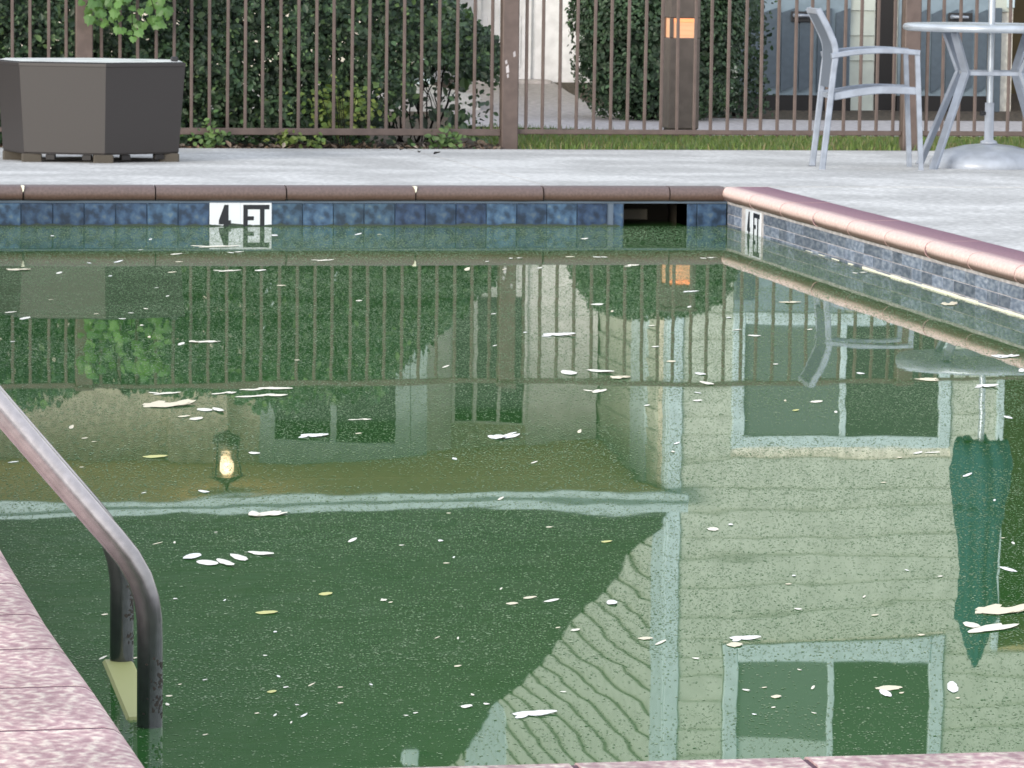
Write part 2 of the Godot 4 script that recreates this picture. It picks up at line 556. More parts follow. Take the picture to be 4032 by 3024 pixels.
func coping_piece(len_: float, sd: int, wide: float, m: Material, top: Color, nose: Color, inset := 0.0) -> ArrayMesh:
	# a bull-nosed stone: length along x from 0, the nose at z = +0.035, the back at z = -wide; its nose colour holds worn paint and painted-in light
	var r2 := RandomNumberGenerator.new()
	r2.seed = sd
	var prof := [Vector2(-wide, 0.1235), Vector2(-wide, 0.188)]
	for i in 9:
		var a := PI / 2 - PI * i / 8.0
		prof.append(Vector2(0.0 + cos(a) * 0.036, 0.1595 + sin(a) * 0.036))
	prof.insert(2, Vector2(-wide + 0.008, 0.196))
	prof.insert(3, Vector2(-0.06, 0.1955))
	for i in prof.size():
		prof[i] = Vector2(-wide / 2, 0.1595) + (prof[i] - Vector2(-wide / 2, 0.1595)) * Vector2(1.0 - 2.0 * inset / wide, 1.0 - inset / 0.036)
	var st := nst()
	var n := prof.size()
	var steps := 6
	var wob := []
	for k in steps + 1:
		wob.append([r2.randfn() * (0.0010 if inset == 0.0 and m == M.coping else 0.0), r2.randfn() * (0.0006 if inset == 0.0 and m == M.coping else 0.0)])
	st.set_smooth_group(1)
	for k in steps:
		var xa := len_ * k / steps
		var xb := len_ * (k + 1) / steps
		if k == 0:
			xa += 0.0012
		if k == steps - 1:
			xb -= 0.0012
		for i in n:
			var j := (i + 1) % n
			var p: Vector2 = prof[i]
			var q: Vector2 = prof[j]
			var pts := []
			for e in [[xa, p, k, i], [xb, p, k + 1, i], [xb, q, k + 1, j], [xa, q, k, j]]:
				var on_nose: float = smoothstep(-0.075, -0.005, e[1].x)
				var v := Vector3(e[0], e[1].y + wob[e[2]][1] * on_nose, e[1].x + wob[e[2]][0] * on_nose)
				if (e[2] == 0 or e[2] == steps) and on_nose > 0.5:
					v = v.lerp(Vector3(v.x, 0.1595, -0.01), 0.035 if m == M.coping else 0.0)

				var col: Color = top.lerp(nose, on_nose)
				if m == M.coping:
					col = col.lerp(Color(0.15, 0.09, 0.075), smoothstep(0.166, 0.146, e[1].y) * on_nose * 0.95)  # painted shade: browns the lower half of the nose
				pts.append([v, col])
			for t3 in [[0, 2, 1], [0, 3, 2]]:
				for w in t3:
					st.set_color(pts[w][1])
					st.add_vertex(pts[w][0])
	st.set_smooth_group(-1)
	for e in [0.0012, len_ - 0.0012]:
		for i in range(1, n - 1):
			st.set_color(top.lerp(nose, 0.6))
			var tr := [Vector3(e, prof[0].y, prof[0].x), Vector3(e, prof[i].y, prof[i].x), Vector3(e, prof[i + 1].y, prof[i + 1].x)]
			if e > 0.01:
				tr.reverse()
			for v in tr:
				st.add_vertex(v)
	st.generate_normals()
	var me := st.commit()
	me.surface_set_material(0, m)
	return me

func left_nose(z: float) -> float:
	var zs := [0.0, 10.5, 11.42, 12.42, 13.04, 13.68, 14.4]
	var xs := [-4.14, -4.185, -4.163, -4.121, -4.083, -4.048, -4.0]
	for i in 6:
		if z <= zs[i + 1]:
			return lerpf(xs[i], xs[i + 1], (z - zs[i]) / (zs[i + 1] - zs[i]))
	return -4.0

func glyph(what: String) -> SurfaceTool:
	# a numeral or letter as a thin raised plate in a tile 0.152 on a side, its lower left corner at 0, 0
	var st := nst()
	var t := Transform3D.IDENTITY
	if what == "4":
		prism(st, [Vector2(0.072, 0.142), Vector2(0.092, 0.142), Vector2(0.092, 0.066), Vector2(0.104, 0.066), Vector2(0.104, 0.046), Vector2(0.092, 0.046), Vector2(0.092, 0.012), Vector2(0.068, 0.012), Vector2(0.068, 0.046), Vector2(0.045, 0.046), Vector2(0.045, 0.066)], t, 0, 0.0015)
	else:
		bx(0.012, 0.034, 0.012, 0.142, 0.0, 0.0015, 0.0, st)
		bx(0.034, 0.074, 0.120, 0.142, 0.0, 0.0014, 0.0, st)
		bx(0.034, 0.064, 0.066, 0.086, 0.0, 0.0014, 0.0, st)
		bx(0.074, 0.140, 0.120, 0.142, 0.0, 0.0016, 0.0, st)
		bx(0.094, 0.116, 0.012, 0.120, 0.0, 0.0014, 0.0, st)
	return st

func pool() -> void:
	var p := setting("swimming_pool", Vector3(-2.07, 0, 6.86))
	p.name = "swimming_pool"
	# the walls behind the tiles; the far one leaves an opening for the skimmer
	var far := bx(-4.3, -0.527, -1.3, 0.11, -0.25, -0.012)
	bx(-0.204, 0.0, -1.3, 0.11, -0.25, -0.012, 0.0, far)
	bx(-0.527, -0.204, -1.3, -0.11, -0.25, -0.012, 0.0, far)
	obj("pool_wall", far, M.plaster, p)
	obj("pool_wall", bx(0.012, 0.25, -1.3, 0.11, -0.25, 13.95), M.plaster, p)
	obj("pool_wall", bx(-4.40, -4.152, -1.3, 0.11, -0.012, 13.95), M.plaster, p)
	obj("pool_wall", bx(-4.152, 0.012, -1.3, 0.11, 13.732, 13.98), M.plaster, p)
	obj("pool_floor", bx(-4.3, 0.2, -1.42, -1.25, -0.2, 13.9), M.plaster, p)
	var skim := nst()
	bx(-0.54, -0.527, -0.11, 0.112, -0.45, -0.013, 0.0, skim)
	bx(-0.204, -0.19, -0.11, 0.112, -0.45, -0.013, 0.0, skim)
	bx(-0.54, -0.19, -0.12, -0.11, -0.45, -0.013, 0.0, skim)
	bx(-0.54, -0.19, -0.12, 0.112, -0.47, -0.45, 0.0, skim)
	bx(-0.54, -0.19, 0.106, 0.112, -0.45, -0.095, 0.0, skim)
	var sk := obj("skimmer_opening", skim, M.hole, p)
	var weir := obj("weir_flap", bx(-0.505, -0.37, 0.02, 0.075, -0.19, -0.17, 0.004), M.foot, sk)
	weir.position = Vector3.ZERO
	# waterline tiles, 0.152 m square
	var tile := bx(-0.0745, 0.0745, -0.0745, 0.0745, -0.006, 0.006, 0.002)
	tile.generate_normals()
	var tm := tile.commit()
	var tm2: ArrayMesh = tm.duplicate()
	var far_tiles := []
	for k in 5:
		var one: ArrayMesh = tm.duplicate()
		one.surface_set_material(0, M.tiles[k])
		far_tiles.append(one)
	tm2.surface_set_material(0, M.tile_aged)
	var yc := 0.036
	var x := -0.078
	while x > -4.14:
		if x > -0.20 or x < -0.60:
			var is_mark := x < -2.29 and x > -2.60
			if not is_mark:
				var o := put("waterline_tile", far_tiles[rng.randi() % 5], null, p)
				o.position += Vector3(x, yc, -0.006 + rng.randf_range(-0.0012, 0.0012))
				o.rotation = Vector3(rng.randfn() * 0.006, rng.randfn() * 0.006, 0)
		x -= 0.1525
	var sliver := bx(-0.0245, 0.0245, -0.0745, 0.0745, -0.006, 0.006, 0.002)
	sliver.generate_normals()
	var sm := sliver.commit()
	sm.surface_set_material(0, M.tile)
	for sx in [-0.180, -0.556]:
		var o := put("waterline_tile", sm, null, p)
		o.position += Vector3(sx, yc, -0.006)
	var z := 0.075
	while z < 13.7:
		if not (z > 0.37 and z < 0.80):
			# each aged tile of the long wall is a stack of three narrow courses
			for k in 3:
				var st := bx(-0.006, 0.006, -0.0235, 0.0235, -0.0745, 0.0745, 0.0015) if k == 0 and z < 0.1 else null
				if st:
					st.generate_normals()
					M.course = []
					var first := st.commit()
					for s in 5:
						var one: ArrayMesh = first.duplicate()
						one.surface_set_material(0, M.aged[s])
						M.course.append(one)
				var o := put("waterline_tile", M.course[rng.randi() % 5], null, p)
				o.position += Vector3(0.006 + rng.randf_range(-0.0012, 0.0012), yc - 0.05 + 0.05 * k, z + rng.randf_range(-0.001, 0.001))
		z += 0.1525
	obj("grout_bed", bx(0.0025, 0.0118, -0.04, 0.111, 0.0, 13.73), M.walk, p)
	obj("mortar_strip", bx(0.001, 0.03, 0.1112, 0.1262, 0.0, 13.73), M.walk, p)
	obj("mortar_strip", bx(-4.14, 0.0, 0.1125, 0.126, -0.03, -0.004), M.grout, p)
	obj("grout_bed", bx(-4.14, -0.527, -0.04, 0.111, -0.0118, -0.0075), M.grout, p)
	# depth markers
	for e in [["4", -2.594], ["FT", -2.4413]]:
		var w := obj("depth_marker_tile", bx(e[1], e[1] + 0.1525, -0.038, 0.1135, -0.010, 0.0025, 0.002), M.tile_white, p)
		var g := obj("lettering", glyph(e[0]), M.letter, w)
		g.position = Vector3(e[1], -0.038, 0.0026)
	for e in [["4", 0.76], ["FT", 0.605]]:
		pass
	for e in [["4", 0.40], ["FT", 0.555]]:
		var w := obj("depth_marker_tile", bx(-0.0025, 0.010, -0.038, 0.1135, e[1], e[1] + 0.1525, 0.002), M.tile_white, p)
		var g := obj("lettering", glyph(e[0]), M.letter, w)
		g.position = Vector3(-0.0026, -0.038, e[1])
		g.rotation.y = -PI / 2
	# a crust of lime along the waterline of the long wall
	var crust := nst()
	z = 1.6
	while z < 13.5:
		var l := rng.randf_range(0.05, 0.22)
		var hgt := rng.randf_range(0.004, 0.009) * smoothstep(1.2, 3.0, z)
		bx(-0.006, 0.004, -0.004, hgt, z, z + l, 0.0, crust)
		z += l + (0.003 if z > 2.4 else rng.randf_range(0.0, 0.2))
	obj("lime_crust", crust, M.scale, p)
	var scum := nst()
	x = -4.13
	while x < -0.02:
		var l2 := rng.randf_range(0.04, 0.16)
		if x + l2 < -0.53 or x > -0.2:
			prism(scum, [Vector2(x, -0.01), Vector2(x + l2, -0.01), Vector2(x + l2, rng.randf_range(0.002, 0.009)), Vector2(x + l2 * 0.6, rng.randf_range(0.003, 0.016)), Vector2(x + l2 * 0.3, rng.randf_range(0.002, 0.012)), Vector2(x, rng.randf_range(0.002, 0.008))], Transform3D.IDENTITY, 0.0005, 0.0032)
		x += l2
	obj("algae_line", scum, M.algae, p)
	# coping stones
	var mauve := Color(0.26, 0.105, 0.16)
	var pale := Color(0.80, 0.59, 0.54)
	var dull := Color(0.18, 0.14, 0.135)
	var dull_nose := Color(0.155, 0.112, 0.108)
	x = -0.02
	var i := 0
	while x > -4.2:
		var len_ := 0.28 if i == 0 else 0.637
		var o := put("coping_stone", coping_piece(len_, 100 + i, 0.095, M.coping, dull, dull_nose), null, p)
		o.position += Vector3(x - len_, 0, 0)
		if i in [2, 5, 6]:
			var chip := nst()
			prism(chip, [Vector2(x - len_ - 0.011, 0.1962), Vector2(x - len_ + 0.005, 0.1964), Vector2(x - len_ + 0.002, 0.172), Vector2(x - len_ - 0.003, 0.165), Vector2(x - len_ - 0.005, 0.18)], Transform3D.IDENTITY, -0.02, 0.0375)
			obj("mortar_chip", chip, M.scale, p)
		x -= len_ + 0.003
		i += 1
	z = 0.0
	i = 0
	var right_set := []
	for k in 3:
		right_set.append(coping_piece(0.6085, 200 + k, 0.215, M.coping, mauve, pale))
	while z < 13.7:
		var o := put("coping_stone", right_set[i % 3], null, p)
		o.rotation.y = -PI / 2
		o.position += Vector3(0, 0.0006 * (i % 2), z)
		z += 0.61
		i += 1
	for e in [[13.70, Vector3(0, 0, 0.01), -PI / 2, 0.215], [4.6, Vector3(0.28, 0, 13.72), PI, 0.31]]:
		var bed := put("mortar_bed", coping_piece(e[0], 5, e[3], M.mortar, Color.WHITE, Color.WHITE, 0.0024), null, p)
		bed.rotation.y = e[2]
		bed.position += e[1]
	z = 13.72
	i = 0
	var left_set := []
	for k in 4:
		left_set.append(coping_piece(0.331, 300 + k, 0.40, M.coping_worn, Color.WHITE, Color.WHITE))
	var bed2 := coping_piece(0.345, 5, 0.40, M.mortar, Color.WHITE, Color.WHITE, 0.0005)
	while z > 0.2:
		# this edge bends a little towards the near corner
		var xa := left_nose(z)
		var xb := left_nose(z - 0.34)
		for e in [["coping_stone", left_set[(i * 7) % 4]], ["mortar_bed", bed2]]:
			var o := put(e[0], e[1], null, p)
			o.rotation.y = PI / 2 + atan2(xa - xb, 0.34)
			o.position += Vector3(xa - 0.036, 0.0, z)
		z -= 0.34
		i += 1
	x = 0.28
	while x > -4.4:
		var o := put("coping_stone", left_set[(i * 7) % 4], null, p)
		o.rotation.y = PI
		o.position += Vector3(x, 0.0006 * ((i * 5) % 3), 13.72)
		x -= 0.34
		i += 1

func water() -> void:
	# a still sheet whose normals sway by a few thousandths of a radian
	var n1 := FastNoiseLite.new()
	n1.seed = 5
	n1.frequency = 0.9
	n1.fractal_octaves = 2
	var n2 := FastNoiseLite.new()
	n2.seed = 8
	n2.frequency = 4.5
	n2.fractal_octaves = 2
	var nx := 84
	var nz := 274
	var v := PackedVector3Array()
	var n := PackedVector3Array()
	var ix := PackedInt32Array()
	for k in nz + 1:
		for i in nx + 1:
			var px := -4.146 + 4.152 * i / nx
			var pz := -0.44 + 14.17 * k / nz if k > 0 else -0.44
			v.append(Vector3(px, 0, pz))
			var near := smoothstep(2.0, 11.0, pz)
			var sx := n1.get_noise_2d(px * 0.8, pz * 1.4) * 0.0022 + n2.get_noise_2d(px, pz * 1.6) * 0.0010
			var sz := n1.get_noise_2d(px * 0.8 + 40, pz * 1.4 + 9) * lerpf(0.0006, 0.0021, near) + n2.get_noise_2d(px + 17, pz * 1.6) * lerpf(0.0002, 0.0008, near)
			n.append(Vector3(sx, 1, sz).normalized())
	for k in nz:
		for i in nx:
			var a := k * (nx + 1) + i
			ix.append_array([a, a + 1, a + nx + 1, a + 1, a + nx + 2, a + nx + 1])
	var arr := []
	arr.resize(Mesh.ARRAY_MAX)
	arr[Mesh.ARRAY_VERTEX] = v
	arr[Mesh.ARRAY_NORMAL] = n
	arr[Mesh.ARRAY_INDEX] = ix
	var me := ArrayMesh.new()
	me.add_surface_from_arrays(Mesh.PRIMITIVE_TRIANGLES, arr)
	kind(put("water", me, M.water), "structure")
	# pale grains of pollen and algae on the surface
	var g := nst()
	for k in 5:
		var a := TAU * k / 5
		var b := TAU * (k + 1) / 5
		tri(g, Vector3(0, 0.25, 0), Vector3(cos(b), 0, sin(b)), Vector3(cos(a), 0, sin(a)))
	g.generate_normals()
	var gm := g.commit()
	gm.surface_set_material(0, M.speck)
	var where := []
	var tints := []
	var drift := FastNoiseLite.new()
	drift.seed = 19
	drift.frequency = 0.9
	for k in 560000:
		var pz := 13.7 - 13.68 * rng.randf()
		var far_ := 1.0 - pz / 13.7
		var px := rng.randf_range(-4.1, -0.02)
		if rng.randf() > 0.80 + 1.1 * drift.get_noise_2d(px * 0.7, pz):
			continue
		var s := rng.randf_range(0.0010, 0.0024) * (1.0 + 0.7 * far_) * (1.0 if rng.randf() < 0.97 else 1.6)
		where.append(Transform3D(Basis(Vector3.UP, rng.randf() * TAU).scaled(Vector3(s, 0.0012, s * rng.randf_range(0.6, 1.6))), Vector3(px, 0.0008, pz)))
		var t := pow(rng.randf(), 4.0)
		tints.append(Color(0.11, 0.19, 0.09).lerp(Color(0.34, 0.40, 0.27), t))
	var sp := scatter("pollen_grains", gm, where, tints)
	tag(sp, "pale grains of pollen and algae scattered over the green water", "pollen")

# ---------------------------------------------------------------- houses
func lap_board(x0: float, x1: float, y: float, h := 0.2, butt := 0.021) -> SurfaceTool:
	# a wedge of siding along x, its thick edge below, its back at z = 0
	var st := nst()
	prism(st, [Vector2(0.0, 0.0), Vector2(-butt, 0.0), Vector2(0.002 - butt, 0.008), Vector2(-0.005, h + 0.012), Vector2(0.0, h + 0.012)], Transform3D(Basis(Vector3(0, 0, -1), Vector3(0, 1, 0), Vector3(1, 0, 0)), Vector3(0, y, 0)), x0, x1)
	return st

func front_rows(root: Node3D, spans: Array, y0: float, y1: float, z: float) -> void:
	# rows of lap siding on a wall that faces +z; spans are [x0, x1, from y, to y]
	var y := y0
	while y < y1 - 0.02:
		for s in spans:
			if y + 0.1 > s[2] and y + 0.1 < s[3]:
				var o := obj("siding_board", lap_board(s[0], s[1], y, minf(0.2, y1 - y - 0.013)), M.siding, root)
				o.position += Vector3(0, 0, z)
		y += 0.2

func side_rows(root: Node3D, z0: float, z1: float, y0: float, y1: float, x: float) -> void:
	# the same on a wall that faces -x, from z0 back to z1
	var y := y0
	while y < y1 - 0.02:
		var o := obj("siding_board", lap_board(z1, z0, y, minf(0.2, y1 - y - 0.013), 0.034), M.siding, root)
		o.rotation.y = -PI / 2
		o.position += Vector3(x, 0, 0)
		y += 0.2

func window(root: Node3D, x0: float, x1: float, y0: float, y1: float, z: float, case_w: float, mull: float, panes: Array, sill_h: float) -> void:
	# casing, sill, mullion and panes of a wide window on a wall that faces +z
	var w := Node3D.new()
	w.name = "window"
	root.add_child(w, true)
	w.position = -root.position
	obj("casing", bx(x0 - case_w, x0, y0 - sill_h, y1 + case_w, z, z + 0.045, 0.006), M.trim, w)
	obj("casing", bx(x1, x1 + case_w, y0 - sill_h, y1 + case_w, z, z + 0.045, 0.006), M.trim, w)
	obj("casing", bx(x0 + 0.001, x1 - 0.001, y1, y1 + case_w, z, z + 0.043, 0.006), M.trim, w)
	obj("sill", bx(x0 + 0.001, x1 - 0.001, y0 - sill_h, y0, z, z + 0.06, 0.008), M.trim, w)
	obj("mullion", bx(mull - 0.026, mull + 0.026, y0, y1, z + 0.002, z + 0.03, 0.005), M.trim, w)
	obj("pane", bx(x0, mull - 0.026, y0, y1, z + 0.002, z + 0.010), panes[0], w)
	obj("pane", bx(mull + 0.026, x1, y0, y1, z + 0.002, z + 0.011), panes[1], w)

func gable_roof(root: Node3D, x0: float, x1: float, ye: float, ze: float, zr: float, slope: float, called := "roof") -> MeshInstance3D:
	# shingle courses climbing from the eave at z = ze to the ridge at z = zr: each row a step proud of the one above
	var st := nst()
	var run := 0.13
	var n := int((ze - zr) / run)
	var r2 := RandomNumberGenerator.new()
	r2.seed = 77
	for k in n:
		var za := ze - run * k
		var zb := za - run
		var ya := ye + run * slope * k
		var yb := ya + run * slope
		var x := x0 - r2.randf() * 0.3
		while x < x1:
			var w := r2.randf_range(0.22, 0.36)
			var lift := r2.randf_range(0.008, 0.016)
			var g := r2.randf_range(0.024, 0.05)
			st.set_color(Color(g, g * 1.02, g * 0.94))
			var a := maxf(x, x0)
			var b := minf(x + w - 0.006, x1)
			if b > a:
				quad(st, Vector3(a, ya + lift, za), Vector3(b, ya + lift, za), Vector3(b, yb + 0.003, zb), Vector3(a, yb + 0.003, zb))
				quad(st, Vector3(a, ya - 0.004, za), Vector3(b, ya - 0.004, za), Vector3(b, ya + lift, za), Vector3(a, ya + lift, za))
			x += w
	st.set_color(Color(0.02, 0.02, 0.02))
	var yr := ye + (ze - zr) * slope
	prism(st, [Vector2(ze, ye - 0.012), Vector2(zr, yr - 0.012), Vector2(zr, yr - 0.09), Vector2(ze, ye - 0.09)], Transform3D(Basis(Vector3(0, 0, 1), Vector3(0, 1, 0), Vector3(-1, 0, 0)), Vector3.ZERO), -x1, -x0)
	return obj(called, st, M.shingle, root)

func two_storey_house() -> void:
	var h := thing("two_storey_house", "two-storey cream house with lap siding, pale blue trim and stacked wide windows", "house", Vector3(7.2, 0.118, -17.5))
	var core := bx(2.285, 5.06, 0.0, 7.7, -24.0, -11.522)
	bx(5.06, 12.5, 4.31, 7.7, -24.0, -11.522, 0.0, core)
	bx(5.06, 12.5, 0.0, 4.31, -24.0, -13.4, 0.0, core)
	obj("wall", core, M.wall, h)
	front_rows(h, [[2.38, 2.785, 0.12, 2.645], [4.62, 5.055, 0.95, 2.645], [2.38, 5.055, 2.645, 4.16], [5.055, 12.4, 4.31, 8.0], [2.38, 2.745, 4.16, 5.7], [4.615, 5.055, 4.16, 5.7], [2.38, 5.055, 5.7, 8.0], [3.702, 3.905, 0.12, 1.5]], 0.12, 7.7, -11.52)
	side_rows(h, -11.98, -24.0, 0.12, 7.7, 2.284)
	obj("corner_board", bx(2.262, 2.375, 0.1, 7.7, -11.522, -11.484, 0.005), M.trim, h)
	obj("corner_board", bx(2.250, 2.284, 3.0, 7.7, -11.975, -11.524, 0.005), M.trim, h)
	obj("corner_board", bx(2.250, 2.284, 0.1, 3.0, -11.66, -11.524, 0.005), M.trim, h)
	obj("side_trim_board", bx(2.246, 2.2835, 0.2, 2.9, -12.9, -12.32, 0.005), M.trim, h)
	window(h, 2.885, 4.508, 1.60, 2.535, -11.522, 0.10, 3.705, [M.glass_pale, M.glass], 0.09)
	window(h, 2.87, 4.49, 4.36, 5.62, -11.522, 0.115, 3.655, [M.glass_pale, M.glass], 0.20)
	obj("window_blind", bx(2.872, 3.627, 4.98, 5.62, -11.511, -11.507), M.blind, h)
	var side_win := bx(2.252, 2.2835, 6.2, 7.6, -21.1, -18.7, 0.006)
	obj("side_window_casing", side_win, M.trim, h)
	# the recessed entry on the right
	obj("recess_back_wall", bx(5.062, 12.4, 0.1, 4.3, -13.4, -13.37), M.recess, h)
	obj("recess_ceiling", bx(5.062, 12.4, 4.285, 4.308, -13.37, -11.53), M.soffit, h)
	obj("corner_board", bx(5.0, 5.058, 0.95, 4.3, -11.522, -11.47, 0.005), M.trim, h)
	obj("recess_post", bx(4.86, 4.945, 0.1, 0.95, -11.522, -11.44, 0.005), M.blue_slat, h)
	# blue-grey storage doors with sloping slats below the window
	for d in [[2.79, 3.70, 2.96, 5], [4.10, 4.84, 4.10, 6]]:
		var door := obj("storage_door", bx(d[0], d[1], 0.24, 1.505, -11.522, -11.485), M.blue_panel, h)
		obj("door_plinth", bx(d[0] - 0.005, d[1] + 0.01, 0.10, 0.238, -11.522, -11.475), M.plinth, h)
		if d[2] > d[0]:
			obj("door_stile", bx(d[0] + 0.002, d[2] - 0.02, 0.25, 1.4, -11.485, -11.455, 0.004), M.blue_slat, door)
		var w: float = (d[1] - d[2]) / d[3]
		for k in d[3]:
			var x0: float = d[2] + w * k + 0.022
			var x1: float = d[2] + w * (k + 1) - 0.012
			var st := nst()
			prism(st, [Vector2(x0, 0.262), Vector2(x1, 0.315), Vector2(x1, 0.935), Vector2(x0, 0.895)], Transform3D.IDENTITY, -11.485, -11.462)
			obj("slat", st, M.blue_slat, door)
	for hx in [3.26, 4.56]:
		var hand := nst()
		box(hand, Vector3(hx + 0.04, 0.865, -11.452), Vector3(0.20, 0.085, 0.016), Transform3D.IDENTITY, 0.004)
		obj("handle_plate", hand, M.dark_metal, h)
		var lev := nst()
		tube(lev, [Vector3(hx - 0.03, 0.875, -11.445), Vector3(hx - 0.03, 0.875, -11.40), Vector3(hx + 0.09, 0.872, -11.395)], [0.02, 0.016, 0.012], 8)
		obj("lever_handle", lev, M.alu, h)
	obj("gap_shade_plate", bx(3.915, 4.09, 0.12, 1.5, -11.522, -11.515), M.plinth, h)  # flat dark plate, painting in the shade of a gap
	var top := nst()
	prism(top, [Vector2(-11.1, 7.55), Vector2(-17.8, 9.9), Vector2(-24.5, 7.55), Vector2(-24.5, 7.72), Vector2(-17.8, 10.1), Vector2(-11.1, 7.72)], Transform3D(Basis(Vector3(0, 0, 1), Vector3(0, 1, 0), Vector3(-1, 0, 0)), Vector3.ZERO), -12.9, -1.95)
	obj("roof", top, mat(L(0.035, 0.036, 0.034), 0.9), h)

func low_house() -> void:
	var h := thing("low_house", "single-storey beige house with dark shingle roof, brown soffit and glazed entry", "house", Vector3(-4.0, 0.235, -18.0))
	obj("wall", bx(-13.0, 0.64, 0.0, 2.925, -20.0, -13.7), M.wall, h)
	obj("wall", bx(0.641, 0.955, 0.0, 2.925, -20.0, -14.3), M.white_paint, h)
	obj("wall", bx(1.618, 2.244, 0.0, 2.925, -20.0, -14.3), M.white_paint, h)
	obj("wall", bx(0.956, 1.617, 2.765, 2.925, -20.0, -14.31), M.wall, h)
	obj("wall", bx(0.956, 1.617, 0.0, 0.232, -20.0, -14.31), M.wall, h)
	obj("soffit", bx(-13.0, 2.24, 2.927, 2.955, -14.4, -11.42), M.soffit, h)
	var fas := obj("fascia", bx(-13.0, 2.42, 2.925, 3.085, -11.42, -11.385, 0.008), M.trim, h)
	var gut := nst()
	prism(gut, [Vector2(-11.384, 3.0), Vector2(-11.31, 3.03), Vector2(-11.30, 3.09), Vector2(-11.312, 3.09), Vector2(-11.32, 3.04), Vector2(-11.384, 3.015)], Transform3D(Basis(Vector3(0, 0, 1), Vector3(0, 1, 0), Vector3(-1, 0, 0)), Vector3.ZERO), -2.40, 13.0)
	obj("gutter", gut, M.trim, fas)
	gable_roof(h, -13.0, 2.235, 3.10, -11.38, -23.5, 0.402)
	kind(obj("bounce_slab", bx(-13.0, 0.62, 0.10, 0.236, -13.699, -11.0), M.concrete), "structure")  # unseen pale slab added to bounce light onto soffit and wall
	obj("roof_vent", bx(1.58, 1.74, 6.8, 7.15, -21.2, -21.0, 0.01), M.trim, h)
	# the porch column that the lantern hangs before
	obj("porch_column", bx(-1.56, -1.06, 0.237, 2.926, -13.699, -13.55, 0.01), M.wall, h)
	# wide window of the left wall
	window(h, -0.655, 0.375, 1.15, 2.80, -13.7, 0.125, -0.155, [M.glass, M.glass], 0.10)
	obj("corner_board", bx(0.505, 0.645, 0.15, 2.925, -13.7, -13.66, 0.005), M.trim, h)
	# glazed entry: sidelight, door with a white lower panel, transom
	obj("door_frame", bx(0.956, 0.985, 0.235, 2.765, -14.34, -14.27, 0.004), M.white_paint, h)
	obj("door_frame", bx(1.590, 1.617, 0.235, 2.765, -14.34, -14.27, 0.004), M.white_paint, h)
	obj("door_frame", bx(1.142, 1.176, 0.235, 2.735, -14.34, -14.265, 0.004), M.white_paint, h)
	obj("door_frame", bx(0.986, 1.589, 2.736, 2.765, -14.34, -14.272, 0.004), M.white_paint, h)
	var side := obj("sidelight", bx(0.986, 1.141, 0.24, 1.1, -14.335, -14.30), M.white_paint, h)
	obj("pane", bx(0.986, 1.141, 1.1, 2.735, -14.335, -14.31), M.glass, side)
	var door := obj("entry_door", bx(1.177, 1.589, 0.24, 1.64, -14.335, -14.295, 0.004), M.white_paint, h)
	obj("pane", bx(1.177, 1.589, 1.64, 2.40, -14.335, -14.305), M.glass, door)
	obj("raised_panel", bx(1.235, 1.53, 0.95, 1.5, -14.295, -14.285, 0.006), M.white_paint, door)
	obj("raised_panel", bx(1.235, 1.53, 0.36, 0.80, -14.295, -14.285, 0.006), M.white_paint, door)
	var tr := obj("transom", bx(1.177, 1.589, 2.40, 2.43, -14.335, -14.295), M.glass, h)
	obj("pane", bx(1.177, 1.589, 2.43, 2.735, -14.335, -14.308), M.glass, tr)
	obj("glazing_bar", bx(1.362, 1.39, 2.43, 2.735, -14.308, -14.29), M.white_paint, tr)
	obj("doorstep", bx(0.9, 1.75, 0.12, 0.262, -14.3, -13.98, 0.01), M.walk, h)

